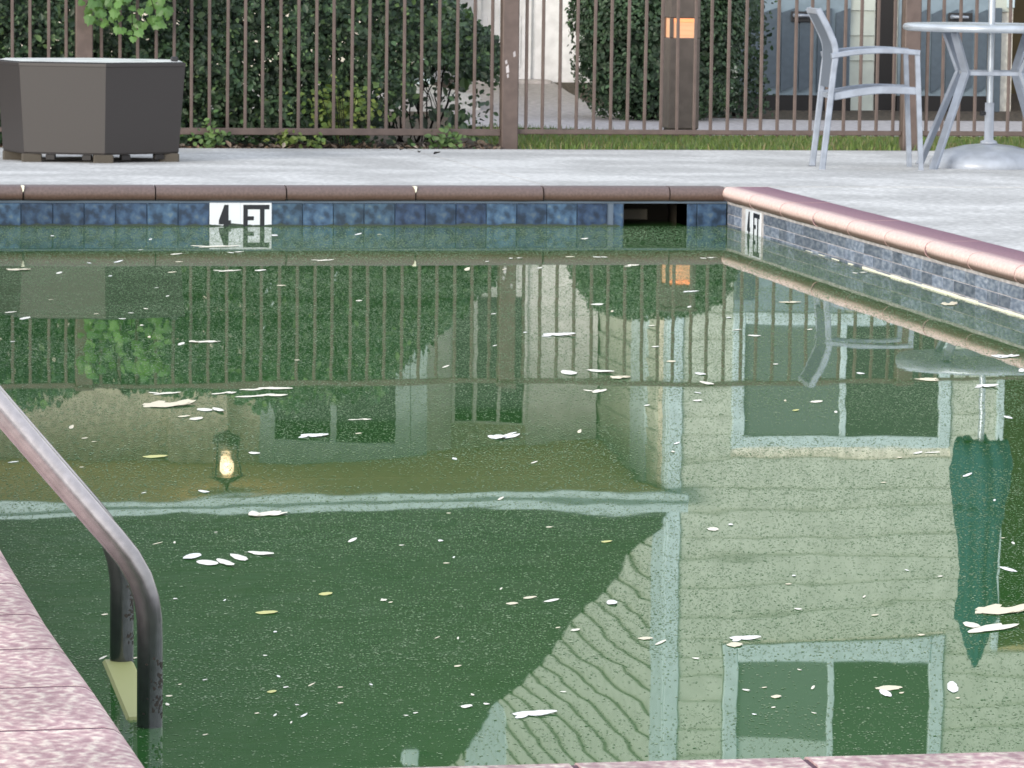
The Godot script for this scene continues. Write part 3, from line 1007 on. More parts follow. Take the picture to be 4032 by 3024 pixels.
# ---------------------------------------------------------------- fence and lamps
func fence() -> void:
	var f := thing("picket_fence", "brown metal picket fence with square posts along the back of the pool deck", "fence", Vector3(-0.2, 0.112, -5.0))
	var zf := -5.0
	var post := nst()
	box(post, Vector3(0, 0.67, 0), Vector3(0.104, 1.35, 0.104), Transform3D.IDENTITY, 0.006)
	box(post, Vector3(0, 1.36, 0), Vector3(0.116, 0.03, 0.116), Transform3D.IDENTITY, 0.006)
	post.generate_normals()
	var pm := post.commit()
	pm.surface_set_material(0, M.fence)
	var bar_mesh := nst()
	box(bar_mesh, Vector3(0, 0.775, 0), Vector3(0.0195, 1.12, 0.0195), Transform3D.IDENTITY, 0.003)
	bar_mesh.generate_normals()
	var bm := bar_mesh.commit()
	bm.surface_set_material(0, M.fence)
	var xs := [-10.65, -8.055, -5.46, -2.861, -0.225, 2.355, 4.95, 7.55, 10.15]
	for x in xs:
		var o := put("post", pm, null, f)
		o.position += Vector3(x, 0, zf)
	for i in xs.size() - 1:
		var a: float = xs[i] + 0.053
		var b: float = xs[i + 1] - 0.053
		obj("rail", bx(a, b, 1.325, 1.36, zf - 0.016, zf + 0.016, 0.003), M.fence, f)
		var low := 0.012 if i == 3 else 0.0
		obj("rail", bx(a, b, 0.222 - low, 0.252, zf - 0.018, zf + 0.018, 0.003), M.fence, f)
		var n := 23
		for k in n:
			var px := lerpf(xs[i], xs[i + 1], (k + 1.0) / (n + 1.0))
			var o := put("picket", bm, null, f)
			o.position += Vector3(px + rng.randfn() * 0.0015, 0, zf)
			o.rotation = Vector3(rng.randfn() * 0.002, 0, rng.randfn() * 0.0025)
	# scuffs where the paint of the middle post has chipped
	var chips := nst()
	for c in [[-0.252, 0.60, 0.018, 0.055], [-0.258, 0.655, 0.012, 0.03], [-0.208, 0.70, 0.014, 0.04], [-0.246, 0.57, 0.01, 0.03]]:
		prism(chips, [Vector2(c[0], c[1]), Vector2(c[0] + c[2], c[1] + 0.008), Vector2(c[0] + c[2] * 0.7, c[1] + c[3]), Vector2(c[0] - 0.004, c[1] + c[3] * 0.7)], Transform3D.IDENTITY, zf + 0.052, zf + 0.0526)
	obj("chipped_paint", chips, M.walk, f)

func lights_out_there() -> void:
	# the bollard behind the fence
	var b := thing("bollard_light", "square brown bollard lamp with glowing amber window behind the fence", "lamp", Vector3(1.373, 0.1, -7.25))
	var x0 := 1.268
	var x1 := 1.478
	obj("base_shoe", bx(x0 + 0.006, x1 - 0.006, 0.095, 0.16, -7.344, -7.156, 0.006), M.plinth, b)
	var body := bx(x0, x1, 0.16, 0.780, -7.355, -7.145, 0.006)
	bx(x0, x1, 0.915, 1.07, -7.355, -7.145, 0.006, body)
	for sx in [x0, x1 - 0.024]:
		for sz in [-7.355, -7.169]:
			bx(sx, sx + 0.024, 0.7805, 0.9145, sz, sz + 0.024, 0.002, body)
	obj("body", body, M.bollard, b)
	obj("cap", bx(x0 - 0.012, x1 + 0.012, 1.071, 1.095, -7.367, -7.133, 0.006), M.bollard, b)
	obj("lamp_window", bx(x0 + 0.012, x1 - 0.012, 0.781, 0.914, -7.343, -7.157), M.amber, b)
	var bars := nst()
	for k in 3:
		bx(x0 + 0.03, x1 - 0.03, 0.80 + 0.035 * k, 0.806 + 0.035 * k, -7.156, -7.153, 0.0, bars)
	obj("louver", bars, M.amber, b)
	obj("lamp_tube", bx(x0 + 0.026, x1 - 0.026, 0.888, 0.910, -7.157, -7.150), M.glow, b)
	var l := OmniLight3D.new()
	l.name = "bollard_glow"
	l.light_color = Color(1.0, 0.55, 0.30)
	l.light_energy = 0.008
	l.light_size = 0.03
	l.omni_range = 6.0
	l.omni_attenuation = 2.0
	l.shadow_enabled = true
	l.position = Vector3(1.373, 0.85, -7.25)
	add_child(l)
	# the lantern under the eave
	var n := thing("hanging_lantern", "lit black lantern hanging under the low house's brown eave", "lantern", Vector3(-1.275, 2.45, -11.62))
	var c := Vector3(-1.275, 0, -11.62)
	var fr := nst()
	for a in 4:
		var d := Vector3(0.105 if a & 1 else -0.105, 0, 0.105 if a & 2 else -0.105)
		bar(fr, c + d * 0.72 + Vector3(0, 2.54, 0), c + d + Vector3(0, 2.80, 0), 0.014, 0.014)
	obj("frame", fr, M.dark_metal, n)
	var capm := nst()
	lathe(capm, [Vector2(0.0, 2.795), Vector2(0.155, 2.80), Vector2(0.05, 2.865), Vector2(0.015, 2.88), Vector2(0.012, 2.927), Vector2(0, 2.927)], c, 4, false)
	obj("cap", capm, M.dark_metal, n)
	var bot := nst()
	lathe(bot, [Vector2(0, 2.455), Vector2(0.02, 2.465), Vector2(0.03, 2.50), Vector2(0.11, 2.535), Vector2(0.11, 2.55), Vector2(0, 2.55)], c, 4, false)
	obj("base", bot, M.dark_metal, n)
	var bulb := nst()
	lathe(bulb, [Vector2(0, 2.60), Vector2(0.04, 2.61), Vector2(0.055, 2.66), Vector2(0.055, 2.75), Vector2(0.035, 2.79), Vector2(0, 2.795)], c, 12)
	obj("bulb", bulb, M.bulb, n)
	var ll := OmniLight3D.new()
	ll.name = "lantern_glow"
	ll.light_color = Color(1.0, 0.80, 0.55)
	ll.light_energy = 0.06
	ll.light_size = 0.03
	ll.omni_range = 8.0
	ll.omni_attenuation = 2.0
	ll.shadow_enabled = true
	ll.position = Vector3(-1.275, 2.70, -11.62)
	add_child(ll)

# ---------------------------------------------------------------- plants
func leaf_tone(a: Color, b: Color, bright := 0.0) -> Color:
	var t := rng.randf()
	var c := a.lerp(b, t * t)
	return c * (1.0 + bright) * rng.randf_range(0.75, 1.25)

func hedge_top(x: float) -> float:
	# the outline of the long hedge along x
	var top := 1.50 + 0.05 * sin(x * 3.1) + 0.035 * sin(x * 7.7 + 1.0)
	if x > -0.95:
		top = minf(top, lerpf(1.46, 0.80, clampf((x + 0.95) / 0.82, 0, 1)))
	return top

func hedges() -> void:
	var lm := leaf_mesh(M.leaf, 0.62, 0.25)
	var h := thing("long_hedge", "tall dark green untrimmed hedge filling the fence panels behind the planter", "hedge", Vector3(-3.6, 0.11, -6.1))
	var where := []
	var tints := []
	var lump := FastNoiseLite.new()
	lump.seed = 4
	lump.frequency = 1.7
	var dark := Color(0.020, 0.046, 0.023)
	var mid := Color(0.070, 0.130, 0.052)
	var n := 0
	while n < 92000:
		var x := rng.randf_range(-8.4, -0.13)
		var top := hedge_top(x)
		var y := rng.randf_range(0.14, top)
		var face_z := -5.22 + lump.get_noise_2d(x * 1.3, y * 1.6) * 0.22 - 0.35 * pow(maxf(0.0, (y / top - 0.75) / 0.25), 2.0)
		# the right end is a shrub that rounds off and lets its stems show below
		if x > -1.0:
			var out := clampf((x + 1.0) / 0.87, 0, 1)
			face_z -= out * out * 0.5
			var bottom := lerpf(0.20, 0.62, clampf((x + 1.05) / 0.45, 0, 1)) - maxf(0.0, x + 0.45) * 0.35
			if y < bottom + lump.get_noise_2d(x * 6, 30 + y * 3) * 0.16 and rng.randf() < 0.93:
				n += 1
				continue
		var depth := absf(rng.randfn()) * 0.22
		if rng.randf() < 0.42:
			depth = 0.15 + rng.randf() * 1.1
		var z := face_z - depth
		if lump.get_noise_3d(x * 3.3, y * 3.3, z * 2.0) < -0.42:
			n += 1
			continue
		where.append(turned(Vector3(x, y, z), lerpf(0.022, 0.072, rng.randf() * rng.randf()) * (1.0 if depth < 0.4 else 1.8), Vector3(0, 0.5, 1.0)))
		var br := lump.get_noise_2d(x * 2.2 + 50, y * 2.6) * 0.8
		var c := leaf_tone(dark, mid, br)
		if rng.randf() < 0.05:
			c = Color(0.12, 0.20, 0.07) * rng.randf_range(0.7, 1.3)
		tints.append(c)
		n += 1
	scatter("foliage", lm, where, tints, h)
	var stems := nst()
	var x := -8.2
	while x < -1.3:
		var b := Vector3(x, 0.08, -5.9 + rng.randf_range(-0.2, 0.2))
		for k in 3:
			tube(stems, [b, b + Vector3(rng.randf_range(-0.12, 0.12), 0.55, rng.randf_range(-0.1, 0.2)), b + Vector3(rng.randf_range(-0.3, 0.3), 1.3, rng.randf_range(-0.2, 0.3))], [0.018, 0.012, 0.006], 6)
		x += 0.42
	obj("stems", stems, M.bark, h)
	var trunk := nst()
	var root := Vector3(-0.58, 0.08, -6.4)
	for k in 16:
		var a := rng.randf_range(-1.0, 1.0)
		var foot := root + Vector3(a * 0.16 + rng.randf_range(-0.05, 0.05), 0, rng.randf_range(-0.15, 0.15))
		var tip := root + Vector3(a * 0.42 + rng.randf_range(-0.06, 0.06), rng.randf_range(0.5, 0.95), rng.randf_range(-0.2, 0.25))
		var line := [foot]
		for s in 4:
			line.append(foot.lerp(tip, (s + 1) / 5.0) + Vector3(rng.randfn() * 0.03 - a * 0.05, rng.randfn() * 0.015, rng.randfn() * 0.03))
		line.append(tip)
		var r := rng.randf_range(0.004, 0.010)
		tube(trunk, smooth(line, 3), [r, r, r, r * 0.95, r * 0.9, r * 0.85, r * 0.8, r * 0.75, r * 0.7, r * 0.65, r * 0.6, r * 0.55, r * 0.5, r * 0.45, r * 0.4, r * 0.3], 6)
		for s in 3:
			var q: Vector3 = line[2 + s]
			tube(trunk, [q, q + Vector3(rng.randf_range(-0.14, 0.14), rng.randf_range(0.06, 0.22), rng.randf_range(-0.1, 0.15))], [r * 0.45, 0.002], 5)
	obj("forked_trunk", trunk, M.bark, h)
	# the clipped bush before the house corner
	var bush := thing("clipped_bush", "rounded clipped bush behind the bollard, in front of the house corner", "bush", Vector3(1.75, 0.105, -9.75))
	where = []
	tints = []
	for k in 26000:
		var d := Vector3(rng.randfn(), rng.randfn(), rng.randfn()).normalized()
		d.y = absf(d.y) if rng.randf() < 0.7 else d.y
		var e := Vector3(pow(absf(d.x), 0.7) * signf(d.x) * 0.64, pow(absf(d.y), 0.7) * signf(d.y) * 0.66, pow(absf(d.z), 0.7) * signf(d.z) * 0.55)
		var p := Vector3(1.735, 0.72, -9.75) + e * (1.0 - absf(rng.randfn()) * 0.10 - (rng.randf() * 0.6 if k % 4 == 0 else 0.0)) * (1.0 + 0.07 * lump.get_noise_3d(d.x * 2.4, d.y * 2.4, d.z * 2.4))
		if p.y < 0.12:
			continue
		where.append(turned(p, rng.randf_range(0.024, 0.045), d + Vector3(0, 0.3, 0)))
		tints.append(leaf_tone(Color(0.026, 0.056, 0.027), Color(0.064, 0.120, 0.052), lump.get_noise_3d(p.x * 3, p.y * 3, p.z * 3) * 0.7))
	for k in 7000:
		var e := Vector3(rng.randfn(), rng.randfn(), rng.randfn()).normalized() * pow(rng.randf(), 0.4)
		var q := Vector3(1.735, 0.70, -9.75) + e * Vector3(0.56, 0.60, 0.46)
		if q.y > 0.13:
			where.append(turned(q, rng.randf_range(0.06, 0.10), Vector3(0, 0.3, 1)))
			tints.append(leaf_tone(Color(0.022, 0.048, 0.024), Color(0.04, 0.075, 0.035)))
	scatter("foliage", lm, where, tints, bush)
	var bs := nst()
	for k in 7:
		tube(bs, [Vector3(1.73 + rng.randf_range(-0.12, 0.12), 0.06, -9.7), Vector3(1.73 + rng.randf_range(-0.4, 0.4), 0.75, -9.7 + rng.randf_range(-0.3, 0.3))], [0.022, 0.008], 6)
	obj("stems", bs, M.bark, bush)
	# low dark planting to the right of the bush, before the storage doors
	where = []
	tints = []
	for k in 2600:
		var p := Vector3(rng.randf_range(2.2, 2.75), 0, rng.randf_range(-10.9, -10.2))
		p.y = 0.12 + rng.randf() * 0.95
		where.append(turned(p, rng.randf_range(0.028, 0.055), Vector3(0, 0.5, 1)))
		tints.append(leaf_tone(Color(0.018, 0.040, 0.020), Color(0.05, 0.10, 0.04)))
	var low := thing("narrow_shrub", "narrow dark shrub between the bollard and the blue storage doors", "shrub", Vector3(2.45, 0.11, -10.5))
	scatter("foliage", lm, where, tints, low)
	var ls := nst()
	for k in 4:
		tube(ls, [Vector3(2.45 + rng.randf_range(-0.1, 0.1), 0.06, -10.5), Vector3(2.45 + rng.randf_range(-0.2, 0.2), 0.9, -10.5)], [0.015, 0.006], 6)
	obj("stems", ls, M.bark, low)
	# the lawn's grass
	var blade := nst()
	tri(blade, Vector3(-0.06, 0, 0), Vector3(0.06, 0, 0), Vector3(0.035, 0.6, 0.03))
	tri(blade, Vector3(-0.06, 0, 0), Vector3(0.035, 0.6, 0.03), Vector3(-0.03, 0.6, 0.03))
	tri(blade, Vector3(-0.03, 0.6, 0.03), Vector3(0.035, 0.6, 0.03), Vector3(0.02, 1.0, 0.16))
	blade.generate_normals()
	var gm := blade.commit()
	gm.surface_set_material(0, M.leaf)
	where = []
	tints = []
	for k in 34000:
		var p := Vector3(rng.randf_range(-0.16, 5.2), 0, rng.randf_range(-8.3, -4.86))
		if p.z < -7.28 and p.x > lerpf(0.35, 1.36, clampf((p.z + 8.3) / 1.02, 0, 1)):
			continue
		var worn := lump.get_noise_2d(p.x * 0.9 + 7, p.z * 1.4)
		if worn < -0.30 and rng.randf() < 0.75:
			continue
		p.y = ground_y(p.z) + 0.003
		var s := rng.randf_range(0.022, 0.06) * (1.25 if p.z > -5.1 else 1.0)
		where.append(Transform3D(Basis.from_euler(Vector3(rng.randfn() * 0.35, rng.randf() * TAU, rng.randfn() * 0.35)).scaled(Vector3(s, s, s)), p))
		var c := Color(0.075, 0.145, 0.03).lerp(Color(0.17, 0.24, 0.055), rng.randf())
		if rng.randf() < 0.14 + 0.25 * maxf(0.0, -worn):
			c = Color(0.30, 0.25, 0.12) * rng.randf_range(0.6, 1.1)
		tints.append(c)
	tag(scatter("grass", gm, where, tints), "short patchy grass growing between the deck and the path", "grass")

# ---------------------------------------------------------------- things on the deck
func furniture() -> void:
	planter()
	chair()
	table_and_umbrella()

func planter() -> void:
	var p := thing("planter_box", "large dark brown faceted box with pale lid standing against the fence", "planter", Vector3(-2.95, 0.155, -3.1))
	# outline of the top, seen from above, nearest corner third
	var top := [Vector2(-3.478, -3.12), Vector2(-3.37, -2.78), Vector2(-2.905, -2.62), Vector2(-2.445, -2.86), Vector2(-2.44, -3.35), Vector2(-2.92, -3.60), Vector2(-3.42, -3.45)]
	var mid := Vector2(-2.955, -3.11)
	var rings := []
	for e in [[0.205, 0.925], [0.215, 0.935], [0.690, 1.0], [0.692, 1.008], [0.708, 1.008], [0.712, 1.0]]:
		var ring := []
		for q in top:
			var v: Vector2 = mid + (q - mid) * e[1]
			ring.append(Vector3(v.x, e[0], v.y))
		rings.append(ring)
	var st := nst()
	var n := top.size()
	for i in rings.size() - 1:
		for k in n:
			var m := (k + 1) % n
			quad(st, rings[i][k], rings[i][m], rings[i + 1][m], rings[i + 1][k])
	for k in range(1, n - 1):
		tri(st, rings[0][0], rings[0][k + 1], rings[0][k])
	obj("body", st, M.planter, p)
	var lid := nst()
	for k in n:
		var m := (k + 1) % n
		var a: Vector3 = rings[-1][k]
		var b: Vector3 = rings[-1][m]
		var c := Vector3(mid.x, 0.722, mid.y)
		tri(lid, a.lerp(c, 0.02) + Vector3(0, 0.003, 0), b.lerp(c, 0.02) + Vector3(0, 0.003, 0), c)
	obj("lid", lid, M.lid, p)
	obj("latch", bx(-2.515, -2.475, 0.715, 0.742, -3.0, -2.95, 0.006), M.dark_metal, p)
	var wh := nst()
	for q in [0, 1, 2, 3, 4, 6]:
		var v: Vector2 = mid + (top[q] - mid) * 0.83
		var ft := obj("foot", bx(v.x - 0.055, v.x + 0.055, 0.135, 0.206, v.y - 0.05, v.y + 0.05, 0.006), M.foot, p)
	for q in [[1, 2], [2, 3]]:
		var a: Vector2 = mid + (top[q[0]] - mid) * 0.88
		var b: Vector2 = mid + (top[q[1]] - mid) * 0.88
		bar(wh, Vector3(a.lerp(b, 0.24).x, 0.188, a.lerp(b, 0.24).y), Vector3(a.lerp(b, 0.36).x, 0.188, a.lerp(b, 0.36).y), 0.03, 0.03)
		bar(wh, Vector3(a.lerp(b, 0.72).x, 0.188, a.lerp(b, 0.72).y), Vector3(a.lerp(b, 0.84).x, 0.188, a.lerp(b, 0.84).y), 0.03, 0.03)
	obj("skid", wh, M.plinth, p)

func smooth(pts: Array, n: int) -> Array:
	# a curve through the points, n steps between each two
	var out := []
	for i in pts.size() - 1:
		for k in n:
			out.append(pts[i].cubic_interpolate(pts[i + 1], pts[maxi(i - 1, 0)], pts[mini(i + 2, pts.size() - 1)], float(k) / n))
	out.append(pts[-1])
	return out

func chair() -> void:
	var t := thing("patio_chair", "grey metal armchair with curved arms standing beside the round table", "chair", Vector3(1.32, 0.152, -2.27))
	# local frame: u forward (towards the table), w to the near side
	var o := Vector3(1.345, 0, -2.29)
	var u := Vector3(0.99, 0, 0.125).normalized()
	var w := Vector3(-0.125, 0, 0.99).normalized()
	var P := func(a: float, y: float, s: float) -> Vector3: return o + u * a + Vector3.UP * y + w * s
	for s in [-0.215, 0.215]:
		var k := nst()
		# rear upright: leg, then the back leaning away
		var up := smooth([P.call(-0.285, 0.152, s), P.call(-0.255, 0.45, s), P.call(-0.232, 0.70, s), P.call(-0.222, 0.83, s), P.call(-0.262, 0.94, s), P.call(-0.325, 1.055, s)], 4)
		ribbon(k, up, 0.034, 0.03, w)
		obj("rear_leg", k, M.alu, t)
		var f := nst()
		bar(f, P.call(0.235, 0.818, s), P.call(0.272, 0.152, s), 0.027, 0.03, w)
		obj("front_leg", f, M.alu, t)
		var a := nst()
		var arm := [P.call(-0.245, 0.797, s), P.call(-0.12, 0.818, s), P.call(0.02, 0.829, s), P.call(0.14, 0.828, s), P.call(0.248, 0.820, s)]
		arm = smooth(arm, 4)
		ribbon(a, arm, 0.03, 0.045, w)
		obj("armrest", a, M.alu, t)
		var r := nst()
		var rail := [P.call(-0.225, 0.572, s * 0.95), P.call(-0.08, 0.598, s * 0.95), P.call(0.05, 0.612, s * 0.95), P.call(0.24, 0.608, s * 0.95)]
		rail = smooth(rail, 4)
		ribbon(r, rail, 0.042, 0.028, w)
		obj("seat_rail", r, M.alu, t)
		obj("foot_cap", bx(P.call(-0.285, 0, s).x - 0.019, P.call(-0.285, 0, s).x + 0.019, 0.148, 0.165, P.call(-0.285, 0, s).z - 0.017, P.call(-0.285, 0, s).z + 0.017), M.dark_metal, t)
		obj("foot_cap", bx(P.call(0.272, 0, s).x - 0.016, P.call(0.272, 0, s).x + 0.016, 0.143, 0.162, P.call(0.272, 0, s).z - 0.017, P.call(0.272, 0, s).z + 0.017), M.dark_metal, t)
	var c := nst()
	bar(c, P.call(0.225, 0.604, -0.2), P.call(0.225, 0.604, 0.2), 0.035, 0.03, Vector3.UP)
	bar(c, P.call(-0.222, 0.572, -0.215), P.call(-0.222, 0.572, 0.215), 0.035, 0.03, Vector3.UP)
	bar(c, P.call(-0.318, 1.043, -0.215), P.call(-0.318, 1.043, 0.215), 0.03, 0.03, Vector3.UP)
	obj("crossbar", c, M.alu, t)
	var seat := nst()
	var line := [P.call(-0.21, 0.578, 0), P.call(-0.08, 0.590, 0), P.call(0.05, 0.602, 0), P.call(0.215, 0.610, 0)]
	for i in 3:
		bar(seat, line[i], line[i + 1], 0.008, 0.38, w, 0.001)
	obj("seat_sling", seat, M.sling, t)
	var back := nst()
	var bl := [P.call(-0.245, 0.62, 0), P.call(-0.236, 0.835, 0), P.call(-0.275, 0.94, 0), P.call(-0.325, 1.035, 0)]
	ribbon(back, smooth(bl, 4), 0.008, 0.39, w)
	obj("back_sling", back, M.sling, t)

func table_and_umbrella() -> void:
	var c := Vector3(2.10, 0, -2.45)
	var t := thing("round_table", "round grey metal patio table with splayed legs beside the armchair", "table", Vector3(c.x, 0.15, c.z))
	var top := nst()
	lathe(top, [Vector2(0.03, 0.934), Vector2(0.478, 0.934), Vector2(0.496, 0.940), Vector2(0.503, 0.952), Vector2(0.503, 0.964), Vector2(0.492, 0.974), Vector2(0.47, 0.978), Vector2(0.03, 0.978), Vector2(0.03, 0.934)], c, 56)
	obj("tabletop", top, M.table, t)
	for k in 4:
		var a := deg_to_rad(145.0 + 90.0 * k)
		var d := Vector3(cos(a), 0, sin(a))
		var side := d.cross(Vector3.UP)
		var st := nst()
		bar(st, c + d * 0.335 + Vector3(0, 0.933, 0), c + d * 0.225 + Vector3(0, 0.705, 0), 0.022, 0.05, side, 0.003)
		bar(st, c + d * 0.222 + Vector3(0, 0.712, 0), c + d * 0.50 + Vector3(0, 0.155, 0), 0.022, 0.05, side, 0.003)
		var leg := obj("leg", st, M.alu, t)
		obj("foot_cap", bx(c.x + d.x * 0.50 - 0.02, c.x + d.x * 0.50 + 0.02, 0.146, 0.166, c.z + d.z * 0.50 - 0.02, c.z + d.z * 0.50 + 0.02, 0.003), M.dark_metal, leg)
	var ring := nst()
	for k in 4:
		var a := deg_to_rad(145.0 + 90.0 * k)
		var b := deg_to_rad(235.0 + 90.0 * k)
		bar(ring, c + Vector3(cos(a), 0, sin(a)) * 0.225 + Vector3(0, 0.70, 0), c + Vector3(cos(b), 0, sin(b)) * 0.225 + Vector3(0, 0.70, 0), 0.024, 0.012, Vector3(0, 0, 1) if k % 2 else Vector3(1, 0, 0), 0.002)
	obj("brace", ring, M.alu, t)
	# the umbrella: pole through the table, green canvas tied shut
	var u := thing("patio_umbrella", "closed teal patio umbrella on a pole through the round table", "umbrella", Vector3(c.x, 0.2, c.z))
	var pole := nst()
	tube(pole, [c + Vector3(0, 0.34, 0), c + Vector3(0, 2.70, 0)], [0.0185], 14)
	obj("pole", pole, M.table, u)
	var can := nst()
	var folds := 8
	var prof := [[1.44, 0.115], [1.405, 0.135], [1.47, 0.150], [1.58, 0.165], [1.72, 0.145], [1.95, 0.112], [2.16, 0.098], [2.32, 0.104], [2.45, 0.118], [2.475, 0.09], [2.56, 0.070], [2.66, 0.035], [2.675, 0.02]]
	var rings := []
	for e in prof:
		var r := []
		for k in folds * 6:
			var a := TAU * k / (folds * 6)
			var f := 1.0 + 0.30 * (absf(sin(a * folds / 2.0 + e[0] * 0.5)) - 0.6) + 0.06 * sin(a * 3.0 + e[0] * 9.0)
			r.append(c + Vector3(cos(a) * e[1] * f, e[0] + 0.02 * sin(a * folds + 1.0) * (1.0 if e[0] < 1.5 else 0.0), sin(a) * e[1] * f))
		rings.append(r)
	can.set_smooth_group(1)
	for i in rings.size() - 1:
		for k in folds * 6:
			var m := (k + 1) % (folds * 6)
			quad(can, rings[i][m], rings[i][k], rings[i + 1][k], rings[i + 1][m])
	obj("canopy", can, M.canvas, u)
	var tie := nst()
	lathe(tie, [Vector2(0.128, 1.80), Vector2(0.146, 1.805), Vector2(0.146, 1.845), Vector2(0.128, 1.85)], c, 20)
	obj("tie_strap", tie, M.canvas, u)
	var fin := nst()
	lathe(fin, [Vector2(0, 2.66), Vector2(0.024, 2.67), Vector2(0.02, 2.70), Vector2(0.008, 2.73), Vector2(0, 2.735)], c, 12)
	obj("finial", fin, M.canvas, u)
	# its domed base
	var bs := thing("umbrella_base", "domed grey umbrella base on the deck under the round table", "umbrella base", Vector3(c.x, 0.15, c.z))
	var dome := nst()
	lathe(dome, [Vector2(0, 0.148), Vector2(0.325, 0.148), Vector2(0.335, 0.155), Vector2(0.335, 0.195), Vector2(0.31, 0.225), Vector2(0.24, 0.262), Vector2(0.14, 0.287), Vector2(0.06, 0.296), Vector2(0.0, 0.297)], c, 48)
	obj("dome", dome, M.base_grey, bs)
	var sl := nst()
	lathe(sl, [Vector2(0.0, 0.29), Vector2(0.05, 0.298), Vector2(0.046, 0.312), Vector2(0.027, 0.32), Vector2(0.026, 0.53), Vector2(0.0, 0.532)], c, 18)
	obj("sleeve", sl, M.base_grey, bs)
	var kn := nst()
	tube(kn, [c + Vector3(-0.026, 0.47, 0.004), c + Vector3(-0.055, 0.47, 0.01)], [0.011, 0.014], 8)
	obj("clamp_knob", kn, M.dark_metal, bs)

func ladder() -> void:
	var l := thing("pool_ladder", "steel pool ladder with rusty stains at the left edge of the pool", "ladder", Vector3(-4.0, 0.0, 12.1))
	for z in [12.40, 11.78]:
		var pts := [Vector3(-3.948, -1.0, z), Vector3(-3.948, -0.4, z), Vector3(-3.948, 0.02, z), Vector3(-3.948, 0.15, z), Vector3(-3.949, 0.19, z), Vector3(-3.954, 0.225, z), Vector3(-3.966, 0.262, z), Vector3(-3.986, 0.298, z), Vector3(-4.012, 0.331, z), Vector3(-4.042, 0.366, z), Vector3(-4.120, 0.458, z), Vector3(-4.206, 0.560, z), Vector3(-4.30, 0.672, z), Vector3(-4.36, 0.735, z), Vector3(-4.43, 0.775, z), Vector3(-4.51, 0.78, z), Vector3(-4.58, 0.75, z), Vector3(-4.63, 0.68, z), Vector3(-4.65, 0.58, z), Vector3(-4.655, 0.19, z)]
		if z < 12.0:
			for i in range(4, pts.size() - 1):
				pts[i] = pts[i] + Vector3(0, -0.028, 0)
		var st := nst()
		var reflection_tint := []
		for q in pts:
			reflection_tint.append(Color(0.14, 0.145, 0.155).lerp(Color(0.52, 0.48, 0.48), smoothstep(0.18, 0.42, q.y if q.x > -4.5 else 0.6)))  # dark reflections painted into the lower rail as a darker tint
		tube(st, pts, [0.0225], 20, true, 1.0, reflection_tint)
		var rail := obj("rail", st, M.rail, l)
		var band := nst()
		var hs := [0.112, 0.085, 0.078, 0.05, 0.03] if z > 12 else [0.15, 0.12, 0.105, 0.09, 0.05]
		for h in hs:
			for s in 16:
				var an := 0.5 + rng.randfn() * 0.55
				var hy: float = h + rng.randfn() * 0.0055
				var ra := rng.randf_range(0.05, 0.17)
				var rh := rng.randf_range(0.0012, 0.0042)
				var mid := Vector3(-3.948 + cos(an) * 0.0229, hy, z + sin(an) * 0.0229)
				for g in 6:
					var t0 := TAU * g / 6.0
					var t1 := TAU * (g + 1) / 6.0
					tri(band, mid, Vector3(-3.948 + cos(an - cos(t0) * ra) * 0.0228, hy + sin(t0) * rh, z + sin(an - cos(t0) * ra) * 0.0228), Vector3(-3.948 + cos(an - cos(t1) * ra) * 0.0228, hy + sin(t1) * rh, z + sin(an - cos(t1) * ra) * 0.0228))
		obj("rust_stain", band, M.rust, rail)
		var esc := nst()
		lathe(esc, [Vector2(0.022, 0.2), Vector2(0.05, 0.196), Vector2(0.05, 0.2), Vector2(0.022, 0.225)], Vector3(-4.655, 0, z), 20)
		obj("escutcheon", esc, M.steel, rail)
	for y in [0.005, -0.27, -0.54]:
		obj("tread", bx(-3.985, -3.925, y - 0.03, y, 11.765, 12.345, 0.006), M.tread, l)

# ---------------------------------------------------------------- small plants
func lobed_leaf(m: Material) -> ArrayMesh:
	# a broad leaf with five points
	var st := nst()
	var out := []
	for e in [[-90, 0.16], [-50, 0.42], [-28, 0.40], [2, 0.56], [28, 0.46], [58, 0.62], [74, 0.54], [90, 0.80], [106, 0.54], [122, 0.62], [152, 0.46], [178, 0.56], [208, 0.40], [230, 0.42]]:
		var a := deg_to_rad(e[0])
		out.append(Vector3(cos(a) * e[1], 0.2 + sin(a) * e[1], -0.12 * e[1] * absf(cos(a))))
	for i in out.size():
		tri(st, Vector3(0, 0.2, 0.03), out[i], out[(i + 1) % out.size()])
	st.generate_normals()
	var me := st.commit()
	me.surface_set_material(0, m)
	return me

